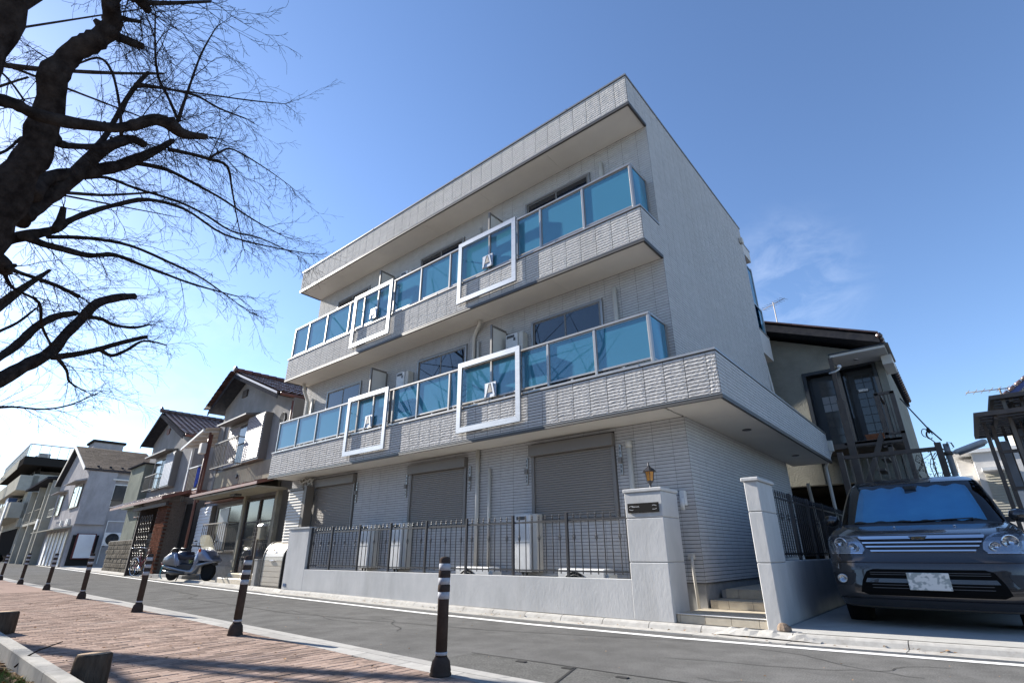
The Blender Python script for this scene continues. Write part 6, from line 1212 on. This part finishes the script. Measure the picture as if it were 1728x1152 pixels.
# ------------------------------------------------------------------ bare cherry trees
TREE_A=[[(-4.46,-0.12,1.38,0.1483),(-4.34,-0.08,2.06,0.1444),(-4.16,-0.03,2.61,0.1238),(-4.00,0.01,2.96,0.0951),(-3.89,0.03,3.19,0.0787),(-3.76,0.00,3.43,0.0726),(-3.66,-0.03,3.58,0.0692),(-3.59,0.00,3.70,0.0566),(-3.54,0.06,3.79,0.0601),(-3.48,0.09,3.88,0.0578),(-3.43,0.11,3.97,0.0525),(-3.37,0.07,4.05,0.0466),(-3.25,-0.00,4.20,0.0401)],
[(-3.09,-0.34,1.90,0.1603),(-2.98,-0.33,2.34,0.1507),(-2.82,-0.32,2.77,0.1402),(-2.68,-0.30,3.07,0.1315),(-2.54,-0.29,3.34,0.1166)],
[(-3.35,-0.60,2.71,0.0412),(-3.32,-0.39,2.87,0.0348),(-3.33,-0.25,2.95,0.0325),(-3.34,-0.12,3.01,0.0318),(-3.37,-0.03,3.03,0.0330),(-3.37,0.14,3.09,0.0348),(-3.36,0.29,3.17,0.0286),(-3.34,0.37,3.24,0.0321),(-3.31,0.46,3.33,0.0357),(-3.32,0.55,3.36,0.0422),(-3.35,0.63,3.37,0.0346),(-3.32,0.76,3.42,0.0149)],
[(-4.33,0.08,2.87,0.0800),(-4.40,0.15,3.03,0.0506),(-4.44,0.23,3.24,0.0498),(-4.42,0.32,3.53,0.0457),(-4.42,0.40,3.75,0.0407),(-4.46,0.51,3.92,0.0353),(-4.56,0.61,4.00,0.0294)],
[(-4.26,0.10,3.01,0.0631),(-4.36,0.14,3.24,0.0454),(-4.47,0.29,3.44,0.0453),(-4.54,0.51,3.69,0.0419),(-4.61,0.64,3.91,0.0369),(-4.69,0.75,4.13,0.0310),(-4.78,0.83,4.33,0.0202)],
[(-3.89,0.09,3.26,0.0386),(-4.02,0.14,3.33,0.0231),(-4.11,0.27,3.46,0.0214),(-4.18,0.39,3.61,0.0225),(-4.26,0.46,3.74,0.0201)],
[(-3.42,0.12,3.88,0.0356),(-3.53,0.18,3.97,0.0287),(-3.62,0.30,4.09,0.0242)],
[(-3.33,0.07,3.97,0.0296),(-3.46,0.14,4.06,0.0170),(-3.53,0.24,4.19,0.0119)],
[(-2.94,0.07,3.80,0.0390),(-3.09,0.14,3.93,0.0339),(-3.25,0.23,4.05,0.0250)],
[(-3.04,0.11,3.84,0.0228),(-3.18,0.24,4.05,0.0138),(-3.17,0.52,4.37,0.0091)],
[(-4.47,-0.07,2.56,0.0544),(-4.54,0.08,2.77,0.0380),(-4.64,0.21,2.93,0.0342),(-4.74,0.31,3.07,0.0294),(-4.83,0.37,3.22,0.0238),(-4.91,0.47,3.39,0.0214),(-4.99,0.59,3.56,0.0186),(-5.00,0.83,3.78,0.0179),(-5.07,1.13,3.88,0.0127),(-5.16,1.56,3.85,0.0100),(-5.16,1.98,3.92,0.0078),(-5.10,2.43,4.01,0.0046)],
[(-4.51,0.29,2.95,0.0279),(-4.52,0.30,3.04,0.0251),(-4.52,0.29,3.15,0.0190)],
[(-4.46,0.15,2.81,0.0353),(-4.65,0.26,2.88,0.0250),(-4.82,0.39,2.97,0.0233),(-4.98,0.57,3.06,0.0213),(-5.11,0.75,3.20,0.0189),(-5.26,1.03,3.26,0.0138),(-5.37,1.47,3.30,0.0097),(-5.43,1.90,3.36,0.0057)],
[(-4.27,-0.02,2.52,0.0853),(-4.32,0.10,2.52,0.0548),(-4.38,0.14,2.50,0.0363)],
[(-4.64,0.13,2.65,0.0178),(-4.75,0.20,2.66,0.0138),(-4.83,0.38,2.68,0.0136),(-4.92,0.48,2.70,0.0151),(-5.02,0.60,2.71,0.0174)],
[(-4.66,0.13,2.61,0.0148),(-4.93,0.22,2.60,0.0110),(-5.17,0.40,2.63,0.0109),(-5.46,0.49,2.55,0.0107),(-5.73,0.62,2.48,0.0090)],
[(-4.39,0.31,3.57,0.0260),(-4.54,0.37,3.92,0.0209),(-4.64,0.41,4.34,0.0203),(-4.76,0.46,4.70,0.0195),(-4.92,0.52,5.02,0.0164)],
[(-4.17,0.39,4.21,0.0109),(-4.38,0.57,4.48,0.0111),(-4.56,0.86,4.76,0.0106),(-4.79,1.12,4.97,0.0097),(-4.98,1.43,5.20,0.0077)],
[(-4.32,0.39,4.01,0.0109),(-4.46,0.41,4.29,0.0107),(-4.61,0.45,4.55,0.0113),(-4.71,0.74,4.83,0.0082),(-4.66,1.33,5.16,0.0068),(-4.69,1.68,5.42,0.0044)],
[(-4.08,0.41,3.65,0.0128),(-4.14,0.35,3.92,0.0098),(-4.18,0.24,4.21,0.0099),(-4.31,0.14,4.37,0.0084),(-4.58,-0.00,4.36,0.0068),(-4.74,-0.19,4.48,0.0051)],
[(-3.58,0.62,3.62,0.0123),(-3.68,0.64,4.02,0.0085),(-3.74,0.66,4.45,0.0069),(-3.81,0.71,4.84,0.0043)],
[(-3.58,0.62,3.63,0.0107),(-3.67,0.54,3.84,0.0094),(-3.77,0.46,4.05,0.0096),(-3.81,0.39,4.32,0.0072),(-3.80,0.32,4.62,0.0053)],
[(-4.67,0.81,4.15,0.0195),(-4.78,0.99,4.29,0.0165),(-4.89,1.18,4.42,0.0174),(-5.01,1.38,4.53,0.0137),(-5.26,1.55,4.47,0.0096),(-5.54,1.76,4.32,0.0060),(-5.81,1.99,4.15,0.0042)],
[(-4.58,1.10,4.19,0.0122),(-4.66,1.20,4.39,0.0106),(-4.75,1.33,4.56,0.0088),(-4.85,1.70,4.62,0.0057),(-4.96,2.03,4.65,0.0035)],
[(-4.82,0.62,3.96,0.0228),(-4.94,0.83,4.11,0.0202),(-5.08,0.97,4.22,0.0169),(-5.22,1.21,4.30,0.0135),(-5.35,1.51,4.36,0.0115),(-5.47,1.92,4.36,0.0077),(-5.55,2.32,4.38,0.0043)],
[(-4.65,0.34,3.52,0.0135),(-4.80,0.49,3.70,0.0130),(-4.97,0.72,3.82,0.0117),(-5.10,1.07,3.95,0.0118),(-5.25,1.36,4.03,0.0109),(-5.41,1.69,4.07,0.0097),(-5.50,2.03,4.19,0.0077),(-5.57,2.51,4.22,0.0044)],
[(-4.90,0.29,3.06,0.0150),(-5.05,0.54,3.24,0.0145),(-5.20,0.85,3.38,0.0134),(-5.36,1.23,3.43,0.0120),(-5.53,1.56,3.47,0.0092),(-5.70,1.94,3.43,0.0059),(-5.87,2.21,3.43,0.0042)],
[(-4.14,-0.11,3.60,0.0063),(-4.57,-0.29,4.03,0.0077),(-5.04,-0.53,4.37,0.0131)],
[(-4.42,-0.23,3.13,0.0111),(-4.68,-0.10,3.50,0.0093),(-4.94,-0.04,3.84,0.0088),(-5.29,0.14,4.03,0.0075)],
]
TREE_B=[[(-6.44,-0.62,1.44,0.1464),(-6.65,-0.27,1.67,0.1086),(-6.82,0.10,1.99,0.0757),(-6.96,0.42,2.31,0.0666),(-7.09,0.62,2.59,0.0624),(-7.23,0.80,2.84,0.0567),(-7.36,0.88,3.11,0.0543),(-7.47,0.99,3.40,0.0516),(-7.58,1.10,3.66,0.0484),(-7.70,1.31,3.86,0.0450),(-7.84,1.49,4.00,0.0352)],
[(-6.54,-0.21,1.69,0.0602),(-6.70,0.12,2.14,0.0417),(-6.84,0.38,2.54,0.0374),(-7.00,0.51,2.79,0.0397),(-7.16,0.61,3.06,0.0395),(-7.32,0.75,3.28,0.0366),(-7.49,0.92,3.44,0.0308)],
[(-6.90,0.79,2.70,0.0316),(-7.19,1.01,2.87,0.0292),(-7.47,1.22,3.06,0.0286),(-7.73,1.45,3.28,0.0277),(-7.96,1.77,3.54,0.0238)],
[(-7.18,1.18,2.99,0.0225),(-7.41,1.36,3.01,0.0209),(-7.59,1.53,3.18,0.0187),(-7.75,1.71,3.40,0.0144),(-7.92,2.01,3.48,0.0085)],
[(-6.93,0.92,3.22,0.0240),(-7.09,1.10,3.31,0.0211),(-7.27,1.26,3.34,0.0188),(-7.41,1.49,3.42,0.0164),(-7.54,1.67,3.56,0.0114)],
[(-7.27,0.42,2.14,0.0255),(-7.38,0.67,2.23,0.0113),(-7.50,0.94,2.28,0.0095),(-7.60,1.17,2.40,0.0080),(-7.66,1.41,2.62,0.0047)],
[(-6.89,0.81,2.72,0.0227),(-7.10,0.96,2.65,0.0141),(-7.31,1.05,2.58,0.0107),(-7.50,1.25,2.55,0.0061)],
[(-6.46,0.02,2.17,0.0253),(-6.66,0.27,2.69,0.0162),(-6.92,0.44,2.98,0.0132),(-7.17,0.55,3.26,0.0093)],
]
def smooth(pts, n=4):
    P = [np.array(p) for p in pts]; out = []
    for i in range(len(P) - 1):
        a, b_, c, d = P[max(i - 1, 0)], P[i], P[i + 1], P[min(i + 2, len(P) - 1)]
        for k in range(n):
            t = k / n; out.append(.5 * ((2 * b_) + (-a + c) * t + (2 * a - 5 * b_ + 4 * c - d) * t * t + (-a + 3 * b_ - 3 * c + d) * t ** 3))
    out.append(P[-1]); return out
def limb(pts, rg, sides=None, parent=None, nm='limb', m='bark'):
    q = smooth(pts); r0 = pts[0][3]; sides = sides or (18 if r0 > .07 else 12 if r0 > .03 else 8); b = MB(); big = r0 > .03
    rs = [max(.003, p[3]) * (1 + (rg.uniform(-.10, .12) if big else rg.uniform(-.06, .08))) for p in q]
    b.tube([(p[0], p[1], p[2]) for p in q], rs, sides)
    if big:
        b.v = [tuple(Vector(v) + Vector((math.sin(23 * v[2] + 9 * v[1]), math.sin(19 * v[0] + 13 * v[2]), math.sin(17 * v[1] + 21 * v[0]))) * r0 * .05) for v in b.v]
        for _ in range(int(4 + r0 * 30)):      # knots and pruned stubs
            i = rg.randrange(1, len(q) - 1); c = Vector(q[i][:3]); d = Vector((rg.gauss(0, 1), rg.gauss(0, 1), rg.gauss(0, 1))).normalized(); rr_ = max(.004, q[i][3]); e = c + d * rr_ * rg.uniform(1.05, 1.35); b.tube([c, c + d * rr_ * .8, e], [rr_ * .55, rr_ * .42, rr_ * .22], 8)
    return put(nm, b, m, parent)
def shoot(b, p, d, L, r, lvl, rg, droop):
    p = Vector(p); d = d.normalized(); n_ = 7 if lvl < 2 else 4; pts = [p.copy()]; rs = [r]; step = L / n_; kids = []
    for i in range(n_):
        d = (d + Vector((rg.gauss(0, .11), rg.gauss(0, .11), rg.gauss(0, .11) - droop * .06))).normalized(); p = p + d * step; pts.append(p.copy()); rs.append(max(.0012, r * (1 - .8 * (i + 1) / n_))); kids.append((p.copy(), d.copy()))
    b.tube(pts, rs, 4 if lvl == 0 else 3, False)
    if lvl >= 2: return
    for (c, dd) in kids:
        for _ in range((1 if rg.random() < .8 else 0) if lvl == 0 else (1 if rg.random() < .5 else 0)):
            s = dd.orthogonal().normalized(); s.rotate(Matrix.Rotation(rg.uniform(0, 6.3), 3, dd)); shoot(b, c, dd * .9 + s * rg.uniform(.45, .9), L * rg.uniform(.22, .45), r * .55, lvl + 1, rg, droop)
def grow(t, limbs, seed, drift, skip=(), dens=1., lmax=1.3):
    rg = random.Random(seed); b = MB()
    for k, pts in enumerate(limbs):
        q = smooth(pts, 3); thin = pts[0][3] < .04; n0 = 0 if thin else int(len(q) * .5)
        if k in skip: continue
        for i in range(n0, len(q)):
            if pts[0][3] > .1 and rg.random() < .6: continue
            for _ in range(1 if rg.random() < .5 * dens else 0):
                p = Vector(q[i][:3]); tg = (Vector(q[min(i + 1, len(q) - 1)][:3]) - Vector(q[max(i - 1, 0)][:3])).normalized(); rv = Vector((rg.gauss(0, 1), rg.gauss(0, 1), rg.gauss(0, 1))).normalized()
                shoot(b, p, tg * .8 + drift * .6 + rv * .75, rg.uniform(.25, lmax), rg.uniform(.0026, .0042), 0, rg, rg.uniform(-.3, 1.2))
        p = Vector(q[-1][:3]); tg = (p - Vector(q[-2][:3])).normalized()
        for _ in range(3): shoot(b, p, tg + Vector((rg.gauss(0, .35), rg.gauss(0, .35), rg.gauss(0, .35))), rg.uniform(.15, .35), .003, 0, rg, .6)
    put('twigs', b, 'twig', t, kind='stuff'); return b
def tree(label, base, limbs, trunk, seed, drift, **kw):
    t = thing('cherry_tree', label, 'tree', base, 0, kw.pop('group', None)); rg = random.Random(seed + 1); B_ = Vector(base); lo_ = lambda pts: [(p[0] - B_.x, p[1] - B_.y, p[2] - B_.z, p[3]) for p in pts]
    for q in trunk: limb(lo_(q), rg, 24, t, 'trunk')
    ls = [lo_(q) for q in limbs]
    for q in ls: limb(q, rg, None, t)
    grow(t, ls, seed, drift, **kw); return t
a0, b0_ = TREE_A[0][0], TREE_A[1][0]
tree('thick dark bare cherry tree reaching in from the upper left corner', (-4.2, -.35, .02), TREE_A,
     [[(-4.2, -.35, -.05, .36), (-4.2, -.3, .35, .30), (-4.25, -.2, .8, .27), (a0[0] - .05, a0[1] - .05, 1.2, .25), a0], [(-4.2, -.35, .1, .30), (-3.9, -.42, .7, .27), (-3.4, -.42, 1.3, .24), b0_], [b0_, (-3.6, -.62, 2.2, .1), TREE_A[2][0]]], 3, Vector((-.35, .6, -.02)), dens=1.9, lmax=.66)
c0_ = TREE_B[0][0]
tree('second bare cherry tree farther left, its pruned limbs low in the sky', (-6.6, -.9, .02), TREE_B, [[(-6.6, -.9, -.05, .30), (-6.58, -.85, .5, .24), (-6.5, -.72, 1.0, .2), c0_], [c0_, (-6.5, -.4, 1.4, .09), TREE_B[1][0]]], 14, Vector((-.2, .7, .0)), lmax=.75, dens=1.9)
TREE_C = [[(-15, -.3, 2.5, .16), (-15, .0, 4.2, .13), (-15.2, .4, 5.4, .11), (-15.5, .85, 6.5, .08), (-15.9, 1.2, 7.3, .04)], [(-15, 0, 4.0, .09), (-14.7, .2, 4.8, .07), (-14.5, .45, 5.5, .05), (-14.4, .8, 6.2, .03)], [(-15, -.2, 3.2, .10), (-15.5, -.5, 4.6, .08), (-16.4, -.9, 6.0, .05)], [(-15.1, .1, 4.7, .07), (-14.4, -.3, 5.6, .05), (-13.8, -.6, 6.4, .03)]]
tree('third bare cherry tree, at the left edge, leaning towards the road', (-15, -.6, .02), TREE_C, [[(-15, -.6, -.05, .28), (-15, -.5, 1.2, .2), (-15, -.3, 2.5, .17)]], 19, Vector((-.3, .1, .1)), lmax=.6, dens=.6)
# more bare trees of the same green strip, on the camera's side of the path (they show in the balcony glass and windows)
def wild(seed, base, H, lean):
    rg = random.Random(seed); B_ = Vector(base); tr = [(base[0] + lean * i / 5 * .3, base[1], H * .35 * i / 5, .24 - .02 * i) for i in range(6)]; top = Vector(tr[-1][:3]); L = []
    for k in range(7):
        a_ = k * .9 + rg.uniform(-.3, .3); d = Vector((math.cos(a_), math.sin(a_), rg.uniform(.7, 1.5))).normalized(); p = top.copy(); pts = [(p.x, p.y, p.z - .2, .12)]
        for i in range(7): d = (d + Vector((rg.gauss(0, .16), rg.gauss(0, .16), rg.gauss(.02, .12)))).normalized(); p = p + d * H * .10; pts.append((p.x, p.y, p.z, .10 * (1 - i / 8)))
        L.append(pts)
        for j in (2, 3, 4, 5):
            p2 = Vector(pts[j][:3]); d2 = (d + Vector((rg.gauss(0, .8), rg.gauss(0, .8), rg.gauss(0, .4)))).normalized(); L.append([(p2.x + d2.x * H * .07 * i, p2.y + d2.y * H * .07 * i, p2.z + d2.z * H * .07 * i, .03 * (1 - i / 6)) for i in range(5)])
    return tr, L
tr, L = wild(31, (-14, -5, 0), 14, .5); tree('bare cherry tree on the green strip, seen only as a reflection in the balcony glass', (-14, -5, 0), L, [tr], 33, Vector((0, 0, .1)), dens=.8, lmax=1.2)
tr, L = wild(37, (-21, -6, 0), 15, -.5); tree('taller bare cherry tree farther along the strip, reflected in the windows', (-21, -6, 0), L, [tr], 39, Vector((0, 0, .1)), dens=.8, lmax=1.2)
tr, L = wild(41, (-37, -.8, 0), 8.5, .5); tree('distant bare cherry tree whose shadow falls across the far road', (-37, -.8, 0), L, [tr], 43, Vector((0, 0, .1)), dens=.6, lmax=1.2)
# unseen wooded belt, added to darken the reflections in the old windows
b = MB(); rg = random.Random(77); vs = []; nx = 120
for i in range(nx + 1):
    x = -190 + 270 * i / nx; h_ = 6.5 + 2.2 * math.sin(x * .13) + 1.4 * math.sin(x * .41 + 1) + rg.uniform(-.8, .8); y = -24 + 3 * math.sin(x * .07)
    vs += [(x, y, -.05), (x, y - .8 + rg.uniform(-.5, .5), h_ * .5), (x, y - 2, h_), (x, y - 8, -.05)]
b.add(vs, [(i * 4 + j, (i + 1) * 4 + j, (i + 1) * 4 + j + 1, i * 4 + j + 1) for i in range(nx) for j in range(3)])
put('added_tree_belt', b, mat('winter_undergrowth', (.035, .035, .022), (.075, .06, .04), 1.3, .95, .2, 3), kind='stuff', label='unseen wooded belt added behind the camera to darken the window reflections', cat='tree belt')
